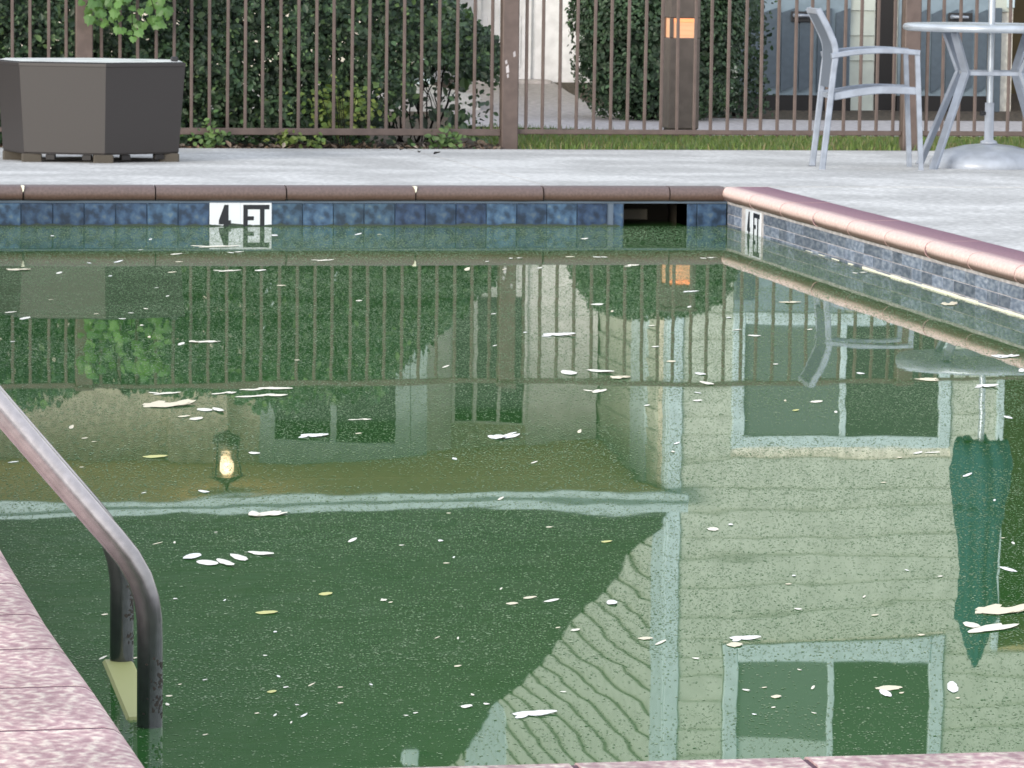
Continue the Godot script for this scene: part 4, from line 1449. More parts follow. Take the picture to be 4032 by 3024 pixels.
func vine_and_weeds() -> void:
	# a spray of bright broad leaves hanging in front of the fence, left of the hedge
	var greens := []
	for k in 4:
		var m := mat(L(0.048 + 0.017 * k, 0.115 + 0.028 * k, 0.028 + 0.008 * k), 0.45)
		m.backlight_enabled = true
		m.backlight = Color(0.4, 0.5, 0.15)
		greens.append(m)
	var v := thing("leafy_branch", "spray of bright green lobed leaves hanging before the fence above the planter", "branch", Vector3(-2.6, 1.25, -4.8))
	var tw := nst()
	for e in [[-2.86, 1.0], [-2.72, 0.86], [-2.58, 0.80], [-2.44, 0.93], [-2.36, 1.03]]:
		tube(tw, [Vector3(-2.6, 1.42, -5.15), Vector3(lerpf(-2.6, e[0], 0.5), 1.26, -4.86), Vector3(e[0], e[1], -4.80)], [0.006, 0.004, 0.002], 5)
	obj("twigs", tw, M.bark, v)
	var shapes := []
	for g in greens:
		shapes.append(lobed_leaf(g))
	for k in 130:
		var x := rng.randf_range(-2.88, -2.36)
		var low := 0.80 + 0.55 * absf(x + 2.60) if x < -2.42 else 0.95
		var y := low + pow(rng.randf(), 1.2) * (1.28 - low)
		var o := put("leaf", shapes[rng.randi() % 4], null, v)
		o.position += Vector3(x, y, -4.82 + rng.randf_range(-0.06, 0.06))
		o.basis = Basis.from_euler(Vector3(rng.randf_range(-0.9, 0.2), rng.randfn() * 0.5, PI + rng.randfn() * 0.7)).scaled(Vector3.ONE * rng.randf_range(0.045, 0.07))
	# seedlings along the foot of the hedge
	var lm := leaf_mesh(M.leaf, 0.7, 0.15)
	var plants := [[-1.25, 0.36, 0.27, 0.17, 300, 0, "yellow-green leafy weed growing at the foot of the hedge beside the fork"], [-2.10, 0.20, 0.10, 0.09, 90, 1, "small green weed under the fence rail right of the planter"], [-1.62, 0.19, 0.08, 0.05, 46, 2, "low weed sprouting under the rail in the middle of the bed"], [-3.62, 0.42, 0.12, 0.25, 120, 3, "pale-leaved weed growing left behind the planter"], [-0.62, 0.18, 0.14, 0.07, 110, 1, "dark ivy patch under the rail left of the middle post"], [-1.45, 0.17, 0.05, 0.05, 30, 0, "tiny weed between the fallen leaves below the hedge"]]
	for e in plants:
		var w := thing("weed", e[6], "weed", Vector3(e[0], 0.11, -5.0))
		var where := []
		var tints := []
		for k in e[4]:
			var d := Vector3(rng.randfn() * 0.5, rng.randfn() * 0.5, rng.randfn() * 0.4)
			var zc := -5.12 if e[5] == 0 and e[4] > 100 else -4.96
			var p := Vector3(e[0], e[1], zc) + Vector3(d.x * e[2], d.y * e[3], d.z * 0.09)
			if p.y < 0.12:
				p.y = 0.12 + rng.randf() * 0.03
			where.append(turned(p, rng.randf_range(0.024, 0.05), Vector3(0, 0.8, 0.8)))
			var cs: Array = [[Color(0.10, 0.17, 0.035), Color(0.22, 0.27, 0.06)], [Color(0.06, 0.12, 0.035), Color(0.13, 0.21, 0.06)], [Color(0.10, 0.15, 0.03), Color(0.19, 0.24, 0.06)], [Color(0.10, 0.14, 0.08), Color(0.28, 0.28, 0.24)]][e[5]]
			tints.append(leaf_tone(cs[0], cs[1]))
		scatter("leaves", lm, where, tints, w)
		var st := nst()
		for k in 6:
			tube(st, [Vector3(e[0] + rng.randf_range(-0.02, 0.02), 0.1, -5.04), Vector3(e[0] + rng.randfn() * 0.3 * e[2], e[1] + e[3] * 0.6, -5.04)], [0.004, 0.002], 5)
		obj("stems", st, M.bark, w)

func litter() -> void:
	# dry leaves in the bed below the hedge, and a few on the deck
	var lm := leaf_mesh(M.leaf, 0.55, 0.5)
	var where := []
	var tints := []
	for k in 1500:
		var p := Vector3(rng.randf_range(-5.5, -0.28), 0, -4.87 - absf(rng.randfn()) * 0.35)
		p.y = 0.112 + rng.randf_range(0.002, 0.025)
		where.append(turned(p, rng.randf_range(0.025, 0.06), Vector3(0, 1.6, 0.3), 0.9))
		var c := Color(0.05, 0.032, 0.02).lerp(Color(0.26, 0.18, 0.12), pow(rng.randf(), 1.6))
		if rng.randf() < 0.08:
			c = Color(0.36, 0.30, 0.24)
		tints.append(c)
	tag(scatter("leaf_litter", lm, where, tints), "dry brown leaves lying in the bed below the hedge", "leaf litter")
	var tw := nst()
	for k in 26:
		var a := Vector3(rng.randf_range(-2.3, -0.5), 0.125, rng.randf_range(-5.2, -4.88))
		tube(tw, [a, a + Vector3(rng.randf_range(-0.15, 0.15), rng.randf_range(0.01, 0.09), rng.randf_range(-0.05, 0.05))], [0.004, 0.0025], 5)
	tag(kind(obj("dead_twigs", tw, M.bark), "stuff"), "thin dead twigs lying in the bed under the fence rail", "twigs")
	var drops := [[-1.11, -4.66, 0.075, "curled brown leaf on the deck below the hedge"], [-0.90, -3.72, 0.06, "small dark leaf lying on the deck joint"], [-1.02, -4.30, 0.028, "tiny brown leaf between the curled leaf and the joint"], [1.90, -4.55, 0.03, "little dry leaf on the deck edge near the grass"], [-0.95, -3.95, 0.05, "twig-like sliver of bark beside the deck joint"]]
	for d in drops:
		var one := leaf_mesh(M.bark, 0.5, 0.7)
		var o := put("fallen_leaf", one, M.bark)
		o.transform = Transform3D(Basis.from_euler(Vector3(-PI / 2 + 0.25, rng.randf() * 6.0, 0)).scaled(Vector3.ONE * d[2]), Vector3(d[0], deck_y(d[1]) + 0.012, d[1]))
		tag(o, d[3], "leaf", "fallen leaves on the deck")

# ---------------------------------------------------------------- petals on the water
func petal_mesh(v: int, m: Material) -> ArrayMesh:
	# a curled oval petal 1 long along x, about 0.4 wide; v picks how it curls
	var st := nst()
	st.set_smooth_group(1)
	var n := 9
	var w := 4
	var grid := []
	for i in n + 1:
		var t := float(i) / n
		var row := []
		var half: float = 0.21 * pow(sin(PI * clampf(t * 0.94 + 0.03, 0, 1)), 0.65 if v % 2 else 0.8)
		for k in w + 1:
			var s := 2.0 * k / w - 1.0
			var y := 0.45 * s * s + 0.55 * pow(absf(t - 0.5) * 2.0, 3.0) + 0.2 * sin(t * 9.0 + v * 2.0 + s)
			if v == 0 or v == 3:
				y = (1.0 - s * s) * (1.0 - pow(absf(t - 0.5) * 2.0, 2.0)) + 0.18 * sin(t * 11.0 + v + s * 2.0)
			row.append(Vector3(t - 0.5, maxf(0.0, y * 0.8), s * half + 0.05 * sin(t * 5.0 + v)))
		grid.append(row)
	for i in n:
		for k in w:
			quad(st, grid[i][k + 1], grid[i + 1][k + 1], grid[i + 1][k], grid[i][k])
	st.generate_normals()
	var me := st.commit()
	me.surface_set_material(0, m)
	return me

func ragged_petal(st: SurfaceTool, at: Vector3, turn: float, l: float, wide: float, curl: float) -> void:
	# one torn, nearly flat petal, thin at its edge
	var n := 14
	var rim := []
	for k in n:
		var an := TAU * k / n
		var r := 0.5 * (1.0 + 0.16 * sin(an * 2.0 + l * 50.0) + rng.randf_range(-0.13, 0.10))
		var q := Vector3(cos(an) * r * l, 0.0, sin(an) * r * wide)
		q.y = maxf(0.0, curl * (q.x / l) * 1.4 + rng.randf_range(-0.1, 0.25) * curl)
		rim.append(at + q.rotated(Vector3.UP, turn))
	var top := at + Vector3(0, 0.10 + curl * 0.4, 0)
	for k in n:
		tri(st, top, rim[(k + 1) % n], rim[k])

func clump_mesh(sd: int, count: int, m: Material) -> ArrayMesh:
	# a few torn petals stuck together, about 1 long along x; the second coordinate is scaled when it is placed
	rng.seed = sd
	var st := nst()
	for k in count:
		var f := 0.0 if count == 1 else (k / (count - 1.0) - 0.5)
		var l := 0.95 if count == 1 else rng.randf_range(0.40, 0.68)
		ragged_petal(st, Vector3(f * 0.55, 0.05 * k, rng.randf_range(-0.16, 0.16) * (1.0 if count > 1 else 0.0)), rng.randfn() * 0.45, l, l * rng.randf_range(0.32, 0.55), rng.randf_range(0.1, 0.6))
	st.generate_normals()
	var me := st.commit()
	me.surface_set_material(0, m)
	return me

func petals() -> void:
	var shapes := []
	var clumps := []
	for k in 14:
		shapes.append(clump_mesh(500 + k, 1, M.petal_tones[k % 4]))
		clumps.append(clump_mesh(600 + k, 2 + k % 4, M.petal_tones[(k * 3) % 4]))
	rng.seed = 71
	var yellow := clump_mesh(700, 1, M.petal_yellow)
	for set_ in petal_list():
		for e in set_:
			# [x, z, length, height, label, group]
			var o := put("floating_petal", yellow if e[4].contains("yellow") else (clumps if e[2] > 0.055 else shapes)[rng.randi() % 14], null)
			var l: float = e[2]
			var tall: float = clampf(e[3] * 0.45, 0.002, 0.011)
			o.transform = Transform3D(Basis(Vector3.UP, -0.18 + rng.randfn() * 0.16) * Basis.from_scale(Vector3(l * 1.08, tall * 1.25, clampf(e[3] * 13.0, l * 1.2, l * 3.4))), Vector3(e[0], 0.0012, e[1]))
			tag(o, e[4], "petal", e[5])

func petal_list() -> Array:
	var all := []
	all.append([
		[-2.72, 1.34, 0.193, 0.015, "longest white petal in front of the reflected far depth marker", "large petals floating on the pool"],
		[-2.92, 1.78, 0.051, 0.019, "white petal left of the long one below the far depth marker", "large petals floating on the pool"],
		[-2.32, 2.15, 0.084, 0.013, "thin white petal on the reflected coping right of the depth marker", "large petals floating on the pool"],
		[-2.80, 2.70, 0.101, 0.013, "pale flat petal at the foot of the coping reflection below the far marker", "large petals floating on the pool"],
		[-2.65, 1.68, 0.069, 0.014, "brownish petal just below the long one at the far marker", "large petals floating on the pool"],
		[-3.67, 2.63, 0.103, 0.015, "pale petal against the left edge near the coping reflection", "large petals floating on the pool"],
		[-3.18, 5.67, 0.112, 0.015, "single white petal in the middle of the reflected hedge", "large petals floating on the pool"],
		[-3.47, 7.26, 0.085, 0.011, "upper flat petal of the cluster left of the reflected lantern", "large petals floating on the pool"],
		[-3.48, 7.57, 0.142, 0.024, "widest ragged petal of the cluster above the reflected lantern", "large petals floating on the pool"],
		[-3.46, 7.85, 0.036, 0.013, "small left petal of the pair under the ragged cluster petal", "large petals floating on the pool"],
		[-3.43, 7.91, 0.044, 0.016, "small right petal of the pair under the ragged cluster petal", "large petals floating on the pool"],
		[-3.37, 7.72, 0.068, 0.019, "white petal between the cluster and the reflected wide window", "large petals floating on the pool"],
		[-3.28, 7.27, 0.066, 0.014, "short petal left of the double petal near the reflected hedge top", "large petals floating on the pool"],
		[-3.15, 7.16, 0.131, 0.014, "upper petal of the stacked pair above the reflected window", "large petals floating on the pool"]])
	all.append([
		[-3.17, 7.35, 0.143, 0.016, "lower petal of the stacked pair above the reflected window", "large petals floating on the pool"],
		[-3.15, 8.33, 0.073, 0.015, "lens-shaped petal in the left pane of the reflected low window", "large petals floating on the pool"],
		[-3.62, 8.75, 0.062, 0.011, "slim yellow petal on the reflected brown soffit", "large petals floating on the pool"],
		[-3.35, 8.70, 0.037, 0.010, "white petal right of the reflected lantern", "large petals floating on the pool"],
		[-3.21, 2.20, 0.043, 0.013, "short white petal on the far coping reflection", "large petals floating on the pool"],
		[-2.35, 0.65, 0.051, 0.029, "curled white petal touching the FT marker's mirror image", "large petals floating on the pool"],
		[-3.75, 4.79, 0.051, 0.009, "slim pale petal by the left frame edge below the planter", "large petals floating on the pool"],
		[-3.79, 4.55, 0.037, 0.011, "short pale petal nearest the left frame edge", "large petals floating on the pool"],
		[-3.80, 8.09, 0.026, 0.011, "small white petal on the reflected beige wall beside the handrail", "large petals floating on the pool"],
		[-1.92, 5.50, 0.107, 0.020, "long petal across the reflected pickets", "large petals floating on the pool"],
		[-2.05, 6.72, 0.165, 0.030, "large ragged white blossom below the reflected fence rail", "large petals floating on the pool"],
		[-1.98, 6.91, 0.064, 0.013, "white petal right of the ragged blossom at the fence rail", "large petals floating on the pool"],
		[-2.13, 7.29, 0.062, 0.014, "petal pair just past the reflected fence rail", "large petals floating on the pool"],
		[-2.61, 8.38, 0.082, 0.020, "long white petal under the reflected entry door", "large petals floating on the pool"]])
	all.append([
		[-2.96, 7.97, 0.056, 0.009, "thin petal in the right pane of the reflected low window", "large petals floating on the pool"],
		[-1.76, 2.65, 0.046, 0.020, "curled petal left of the reflected white door panel", "large petals floating on the pool"],
		[-1.01, 2.47, 0.057, 0.021, "curled petal before the reflected clipped bush", "large petals floating on the pool"],
		[-1.44, 2.04, 0.058, 0.012, "slim petal on the coping reflection left of the skimmer", "large petals floating on the pool"],
		[-0.90, 0.88, 0.037, 0.016, "small white petal below the skimmer", "large petals floating on the pool"],
		[-1.53, 4.32, 0.048, 0.011, "dash-shaped petal beside the reflected clipped bush", "large petals floating on the pool"],
		[-2.48, 6.54, 0.030, 0.009, "tiny dash between the reflected pickets left of the entry", "large petals floating on the pool"],
		[-1.05, 2.00, 0.058, 0.011, "pinkish petal on the coping reflection below the skimmer", "large petals floating on the pool"],
		[-2.38, 8.30, 0.022, 0.013, "small petal on the reflected wall right of the entry", "large petals floating on the pool"],
		[-0.57, 2.04, 0.069, 0.012, "flat petal beneath the corner of the pool", "large petals floating on the pool"],
		[-0.75, 4.26, 0.075, 0.012, "pale dash between the reflected pickets below the right coping", "large petals floating on the pool"],
		[-1.04, 3.76, 0.056, 0.010, "dash below the reflected bollard lamp", "large petals floating on the pool"],
		[-0.52, 6.33, 0.089, 0.016, "white petal where the bright coping reflection meets the frame", "large petals floating on the pool"],
		[-0.60, 6.78, 0.036, 0.013, "white petal by the right frame edge beside the umbrella", "large petals floating on the pool"]])
	all.append([
		[-0.99, 7.04, 0.062, 0.013, "petal at the right jamb of the reflected ground-floor window", "large petals floating on the pool"],
		[-0.86, 7.22, 0.064, 0.019, "petal across the reflected umbrella pole", "large petals floating on the pool"],
		[-1.16, 6.83, 0.030, 0.010, "short white petal in the reflected right ground-floor pane", "large petals floating on the pool"],
		[-1.52, 8.83, 0.070, 0.008, "slim petal left of the reflected umbrella's lower end", "large petals floating on the pool"],
		[-1.04, 8.05, 0.032, 0.010, "white petal on dark water right of the reflected pole", "large petals floating on the pool"],
		[-1.51, 7.61, 0.042, 0.010, "white petal in the left pane of the reflected ground-floor window", "large petals floating on the pool"],
		[-1.63, 7.83, 0.021, 0.013, "yellowish dot-like petal under the left ground-floor pane", "large petals floating on the pool"],
		[-1.21, 5.57, 0.047, 0.011, "dash between reflected pickets under the right wall", "large petals floating on the pool"],
		[-1.73, 7.08, 0.049, 0.014, "white petal under the reflected rail near the house corner", "large petals floating on the pool"],
		[-1.87, 7.56, 0.028, 0.008, "short petal left of the reflected ground-floor window", "large petals floating on the pool"],
		[-1.52, 7.88, 0.016, 0.008, "tiny petal at the reflected ground-floor mullion", "large petals floating on the pool"],
		[-1.22, 5.35, 0.028, 0.013, "small petal beside the reflected house corner trim", "large petals floating on the pool"],
		[-3.44, 9.82, 0.095, 0.019, "broad white petal on the reflected gutter left of centre", "large petals floating on the pool"],
		[-3.69, 10.49, 0.048, 0.012, "left petal of the big cluster on the reflected roof", "large petals floating on the pool"]])
	all.append([
		[-3.65, 10.61, 0.068, 0.020, "lower petal of the big cluster on the reflected roof", "large petals floating on the pool"],
		[-3.56, 10.48, 0.090, 0.024, "broad right petal of the big cluster on the reflected roof", "large petals floating on the pool"],
		[-3.56, 9.44, 0.027, 0.010, "small petal just above the reflected gutter near the lantern", "large petals floating on the pool"],
		[-3.61, 11.25, 0.041, 0.008, "yellow straw-like petal on the reflected roof", "large petals floating on the pool"],
		[-3.30, 10.28, 0.023, 0.009, "small petal in the middle of the reflected roof", "large petals floating on the pool"],
		[-3.46, 11.03, 0.028, 0.008, "pale dashed petal right of the yellow one on the roof", "large petals floating on the pool"],
		[-3.70, 12.11, 0.017, 0.007, "yellow-white petal on the lower left roof reflection", "large petals floating on the pool"],
		[-3.71, 9.45, 0.013, 0.009, "tiny petal above the gutter by the handrail", "large petals floating on the pool"],
		[-3.04, 11.12, 0.028, 0.012, "left of two white petals near the reflected roof edge", "large petals floating on the pool"],
		[-3.00, 11.16, 0.029, 0.012, "right of two white petals near the reflected roof edge", "large petals floating on the pool"],
		[-3.09, 11.19, 0.024, 0.005, "bluish slim petal left of the two at the roof edge", "large petals floating on the pool"],
		[-2.88, 11.20, 0.031, 0.011, "white petal on the reflected side wall beside the corner board", "large petals floating on the pool"],
		[-3.37, 12.29, 0.021, 0.008, "larger petal of three near the bottom of the roof reflection", "large petals floating on the pool"],
		[-3.33, 12.27, 0.013, 0.006, "right small petal of three near the bottom of the roof", "large petals floating on the pool"]])
	all.append([
		[-3.34, 12.18, 0.010, 0.006, "top small petal of three near the bottom of the roof", "large petals floating on the pool"],
		[-3.27, 12.37, 0.077, 0.009, "long straight petal on the reflected sloping siding", "large petals floating on the pool"],
		[-2.90, 11.63, 0.028, 0.005, "slanting petal across the left corner board", "large petals floating on the pool"],
		[-2.88, 11.68, 0.023, 0.006, "slanting petal across the right corner board", "large petals floating on the pool"],
		[-2.72, 10.36, 0.023, 0.008, "yellow-white petal at the upper right of the roof reflection", "large petals floating on the pool"],
		[-3.10, 10.31, 0.016, 0.008, "small pale petal high in the middle roof reflection", "large petals floating on the pool"],
		[-3.35, 11.12, 0.015, 0.008, "greenish petal in the dark roof centre", "large petals floating on the pool"],
		[-2.43, 10.19, 0.031, 0.012, "white petal at the left of the reflected bare siding", "large petals floating on the pool"],
		[-2.45, 11.00, 0.013, 0.009, "round white petal in the middle of the reflected siding", "large petals floating on the pool"],
		[-2.51, 11.32, 0.016, 0.006, "tiny petal above the reflected upper window", "large petals floating on the pool"],
		[-2.37, 11.41, 0.016, 0.008, "orange-tinged petal above the reflected upper window", "large petals floating on the pool"],
		[-2.71, 11.65, 0.058, 0.009, "upper petal of the pair at the upper window's left corner", "large petals floating on the pool"],
		[-2.74, 11.72, 0.030, 0.012, "lower petal of the pair at the upper window's left corner", "large petals floating on the pool"],
		[-2.09, 11.39, 0.106, 0.019, "ragged white blossom on the reflected umbrella top, upper one", "large petals floating on the pool"]])
	all.append([
		[-2.19, 11.59, 0.097, 0.020, "ragged white blossom on the reflected umbrella top, lower one", "large petals floating on the pool"],
		[-1.91, 10.85, 0.034, 0.010, "white petal right of the reflected umbrella canopy", "large petals floating on the pool"],
		[-1.54, 9.30, 0.028, 0.008, "white petal on the reflected umbrella's lower canopy", "large petals floating on the pool"],
		[-2.56, 12.20, 0.049, 0.007, "flat upper petal in the reflected right upper pane", "large petals floating on the pool"],
		[-2.58, 12.25, 0.031, 0.013, "drooping lower petal in the reflected right upper pane", "large petals floating on the pool"],
		[-2.55, 12.25, 0.011, 0.006, "crumb beside the petals of the right upper pane", "large petals floating on the pool"],
		[-2.79, 12.26, 0.018, 0.010, "white petal in the reflected left upper pane", "large petals floating on the pool"],
		[-2.44, 12.21, 0.039, 0.010, "wedge-shaped petal right of the reflected upper window", "large petals floating on the pool"],
		[-2.85, 11.86, 0.013, 0.008, "small petal left of the reflected upper window's sill", "large petals floating on the pool"],
		[-3.40, 0.67, 0.029, 0.007, "tiny pale petal fleck floating on the coping reflection along the far wall", "petal flecks floating on the coping reflection along the far wall"],
		[-2.96, 0.90, 0.027, 0.007, "tiny pale petal fleck floating on the coping reflection along the far wall", "petal flecks floating on the coping reflection along the far wall"],
		[-3.06, 1.54, 0.021, 0.005, "tiny pale petal fleck floating on the coping reflection along the far wall", "petal flecks floating on the coping reflection along the far wall"],
		[-3.34, 2.27, 0.025, 0.006, "tiny pale petal fleck floating on the coping reflection along the far wall", "petal flecks floating on the coping reflection along the far wall"],
		[-2.95, 2.21, 0.032, 0.008, "tiny pale petal fleck floating on the coping reflection along the far wall", "petal flecks floating on the coping reflection along the far wall"]])
	all.append([
		[-3.50, 2.78, 0.035, 0.009, "tiny pale petal fleck floating on the reflected hedge", "petal flecks floating on the reflected hedge"],
		[-3.30, 2.94, 0.024, 0.006, "tiny pale petal fleck floating on the reflected hedge", "petal flecks floating on the reflected hedge"],
		[-3.03, 2.76, 0.040, 0.010, "tiny pale petal fleck floating on the reflected hedge", "petal flecks floating on the reflected hedge"],
		[-2.65, 2.68, 0.049, 0.012, "tiny pale petal fleck floating on the reflected hedge", "petal flecks floating on the reflected hedge"],
		[-3.16, 3.51, 0.018, 0.005, "tiny pale petal fleck floating on the reflected hedge", "petal flecks floating on the reflected hedge"],
		[-3.61, 4.03, 0.017, 0.004, "tiny pale petal fleck floating on the reflected hedge", "petal flecks floating on the reflected hedge"],
		[-3.15, 3.89, 0.018, 0.005, "tiny pale petal fleck floating on the reflected hedge", "petal flecks floating on the reflected hedge"],
		[-3.48, 4.63, 0.021, 0.005, "tiny pale petal fleck floating on the reflected hedge", "petal flecks floating on the reflected hedge"],
		[-3.35, 4.60, 0.021, 0.005, "tiny pale petal fleck floating on the reflected hedge", "petal flecks floating on the reflected hedge"],
		[-3.28, 4.43, 0.024, 0.006, "tiny pale petal fleck floating on the reflected hedge", "petal flecks floating on the reflected hedge"],
		[-3.40, 4.83, 0.027, 0.007, "tiny pale petal fleck floating on the reflected hedge", "petal flecks floating on the reflected hedge"],
		[-3.35, 5.08, 0.023, 0.006, "tiny pale petal fleck floating on the reflected hedge", "petal flecks floating on the reflected hedge"],
		[-3.36, 5.51, 0.021, 0.005, "tiny pale petal fleck floating on the reflected hedge", "petal flecks floating on the reflected hedge"],
		[-3.84, 5.65, 0.018, 0.004, "tiny pale petal fleck floating on the reflected hedge", "petal flecks floating on the reflected hedge"]])
	all.append([
		[-3.27, 5.75, 0.032, 0.008, "tiny pale petal fleck floating on the reflected hedge", "petal flecks floating on the reflected hedge"],
		[-3.78, 8.34, 0.020, 0.005, "tiny pale petal fleck floating on the reflected beige wall and soffit", "petal flecks floating on the reflected beige wall and soffit"],
		[-3.76, 8.42, 0.014, 0.004, "tiny pale petal fleck floating on the reflected beige wall and soffit", "petal flecks floating on the reflected beige wall and soffit"],
		[-4.00, 8.83, 0.024, 0.006, "tiny pale petal fleck floating on the reflected beige wall and soffit", "petal flecks floating on the reflected beige wall and soffit"],
		[-2.94, 6.31, 0.017, 0.004, "tiny pale petal fleck floating on the reflected hedge", "petal flecks floating on the reflected hedge"],
		[-2.65, 3.42, 0.037, 0.009, "tiny pale petal fleck floating on the reflected hedge", "petal flecks floating on the reflected hedge"],
		[-3.83, 8.95, 0.012, 0.003, "tiny pale petal fleck floating on the reflected beige wall and soffit", "petal flecks floating on the reflected beige wall and soffit"],
		[-1.94, 0.57, 0.044, 0.011, "tiny pale petal fleck floating on the coping reflection along the far wall", "petal flecks floating on the coping reflection along the far wall"],
		[-1.84, 0.59, 0.022, 0.006, "tiny pale petal fleck floating on the coping reflection along the far wall", "petal flecks floating on the coping reflection along the far wall"],
		[-1.60, 2.22, 0.023, 0.006, "tiny pale petal fleck floating on the coping reflection along the far wall", "petal flecks floating on the coping reflection along the far wall"],
		[-1.60, 2.65, 0.021, 0.005, "tiny pale petal fleck floating among the reflected pickets", "petal flecks floating among the reflected pickets"],
		[-1.43, 2.57, 0.029, 0.007, "tiny pale petal fleck floating among the reflected pickets", "petal flecks floating among the reflected pickets"],
		[-1.18, 1.96, 0.041, 0.010, "tiny pale petal fleck floating on the coping reflection along the far wall", "petal flecks floating on the coping reflection along the far wall"],
		[-2.00, 4.69, 0.024, 0.006, "tiny pale petal fleck floating among the reflected pickets", "petal flecks floating among the reflected pickets"]])
	all.append([
		[-2.20, 5.87, 0.017, 0.004, "tiny pale petal fleck floating among the reflected pickets", "petal flecks floating among the reflected pickets"],
		[-2.01, 5.41, 0.020, 0.005, "tiny pale petal fleck floating among the reflected pickets", "petal flecks floating among the reflected pickets"],
		[-1.53, 4.61, 0.021, 0.005, "tiny pale petal fleck floating among the reflected pickets", "petal flecks floating among the reflected pickets"],
		[-1.50, 5.18, 0.027, 0.007, "tiny pale petal fleck floating among the reflected pickets", "petal flecks floating among the reflected pickets"],
		[-1.65, 5.94, 0.027, 0.007, "tiny pale petal fleck floating among the reflected pickets", "petal flecks floating among the reflected pickets"],
		[-3.01, 8.29, 0.017, 0.004, "tiny pale petal fleck floating on the reflected beige wall and soffit", "petal flecks floating on the reflected beige wall and soffit"],
		[-2.05, 7.67, 0.022, 0.006, "tiny pale petal fleck floating around the reflected entry", "petal flecks floating around the reflected entry"],
		[-2.83, 8.86, 0.021, 0.005, "tiny pale petal fleck floating on the reflected beige wall and soffit", "petal flecks floating on the reflected beige wall and soffit"],
		[-2.63, 8.95, 0.021, 0.005, "tiny pale petal fleck floating around the reflected entry", "petal flecks floating around the reflected entry"],
		[-1.70, 6.42, 0.031, 0.008, "tiny pale petal fleck floating among the reflected pickets", "petal flecks floating among the reflected pickets"],
		[-2.16, 8.58, 0.021, 0.005, "tiny pale petal fleck floating on the reflected two-storey house", "petal flecks floating on the reflected two-storey house"],
		[-2.21, 8.76, 0.017, 0.004, "tiny pale petal fleck floating on the reflected two-storey house", "petal flecks floating on the reflected two-storey house"],
		[-2.43, 4.12, 0.030, 0.007, "tiny pale petal fleck floating on the reflected hedge", "petal flecks floating on the reflected hedge"],
		[-1.19, 4.43, 0.024, 0.006, "tiny pale petal fleck floating among the reflected pickets", "petal flecks floating among the reflected pickets"]])
	all.append([
		[0.02, 1.45, 0.026, 0.006, "tiny pale petal fleck floating on the coping reflection along the far wall", "petal flecks floating on the coping reflection along the far wall"],
		[0.04, 1.93, 0.031, 0.008, "tiny pale petal fleck floating on the coping reflection along the far wall", "petal flecks floating on the coping reflection along the far wall"],
		[0.02, 0.94, 0.044, 0.011, "tiny pale petal fleck floating on the coping reflection along the far wall", "petal flecks floating on the coping reflection along the far wall"],
		[0.05, 2.70, 0.040, 0.010, "tiny pale petal fleck floating under the long right-hand pool wall", "petal flecks floating under the long right-hand pool wall"],
		[-1.14, 4.88, 0.026, 0.006, "tiny pale petal fleck floating under the long right-hand pool wall", "petal flecks floating under the long right-hand pool wall"],
		[-0.95, 5.35, 0.024, 0.006, "tiny pale petal fleck floating under the long right-hand pool wall", "petal flecks floating under the long right-hand pool wall"],
		[-1.37, 6.53, 0.018, 0.005, "tiny pale petal fleck floating under the long right-hand pool wall", "petal flecks floating under the long right-hand pool wall"],
		[-1.69, 6.81, 0.040, 0.010, "tiny pale petal fleck floating among the reflected pickets", "petal flecks floating among the reflected pickets"],
		[-1.82, 7.35, 0.020, 0.005, "tiny pale petal fleck floating among the reflected pickets", "petal flecks floating among the reflected pickets"],
		[-1.62, 8.93, 0.014, 0.004, "tiny pale petal fleck floating on the reflected two-storey house", "petal flecks floating on the reflected two-storey house"],
		[-0.13, 4.37, 0.066, 0.017, "tiny pale petal fleck floating under the long right-hand pool wall", "petal flecks floating under the long right-hand pool wall"],
		[-0.09, 2.86, 0.060, 0.015, "tiny pale petal fleck floating under the long right-hand pool wall", "petal flecks floating under the long right-hand pool wall"],
		[-1.60, 7.58, 0.014, 0.004, "tiny pale petal fleck floating on the reflected two-storey house", "petal flecks floating on the reflected two-storey house"],
		[-3.75, 10.29, 0.014, 0.004, "tiny pale petal fleck floating on the upper part of the reflected roof", "petal flecks floating on the upper part of the reflected roof"]])
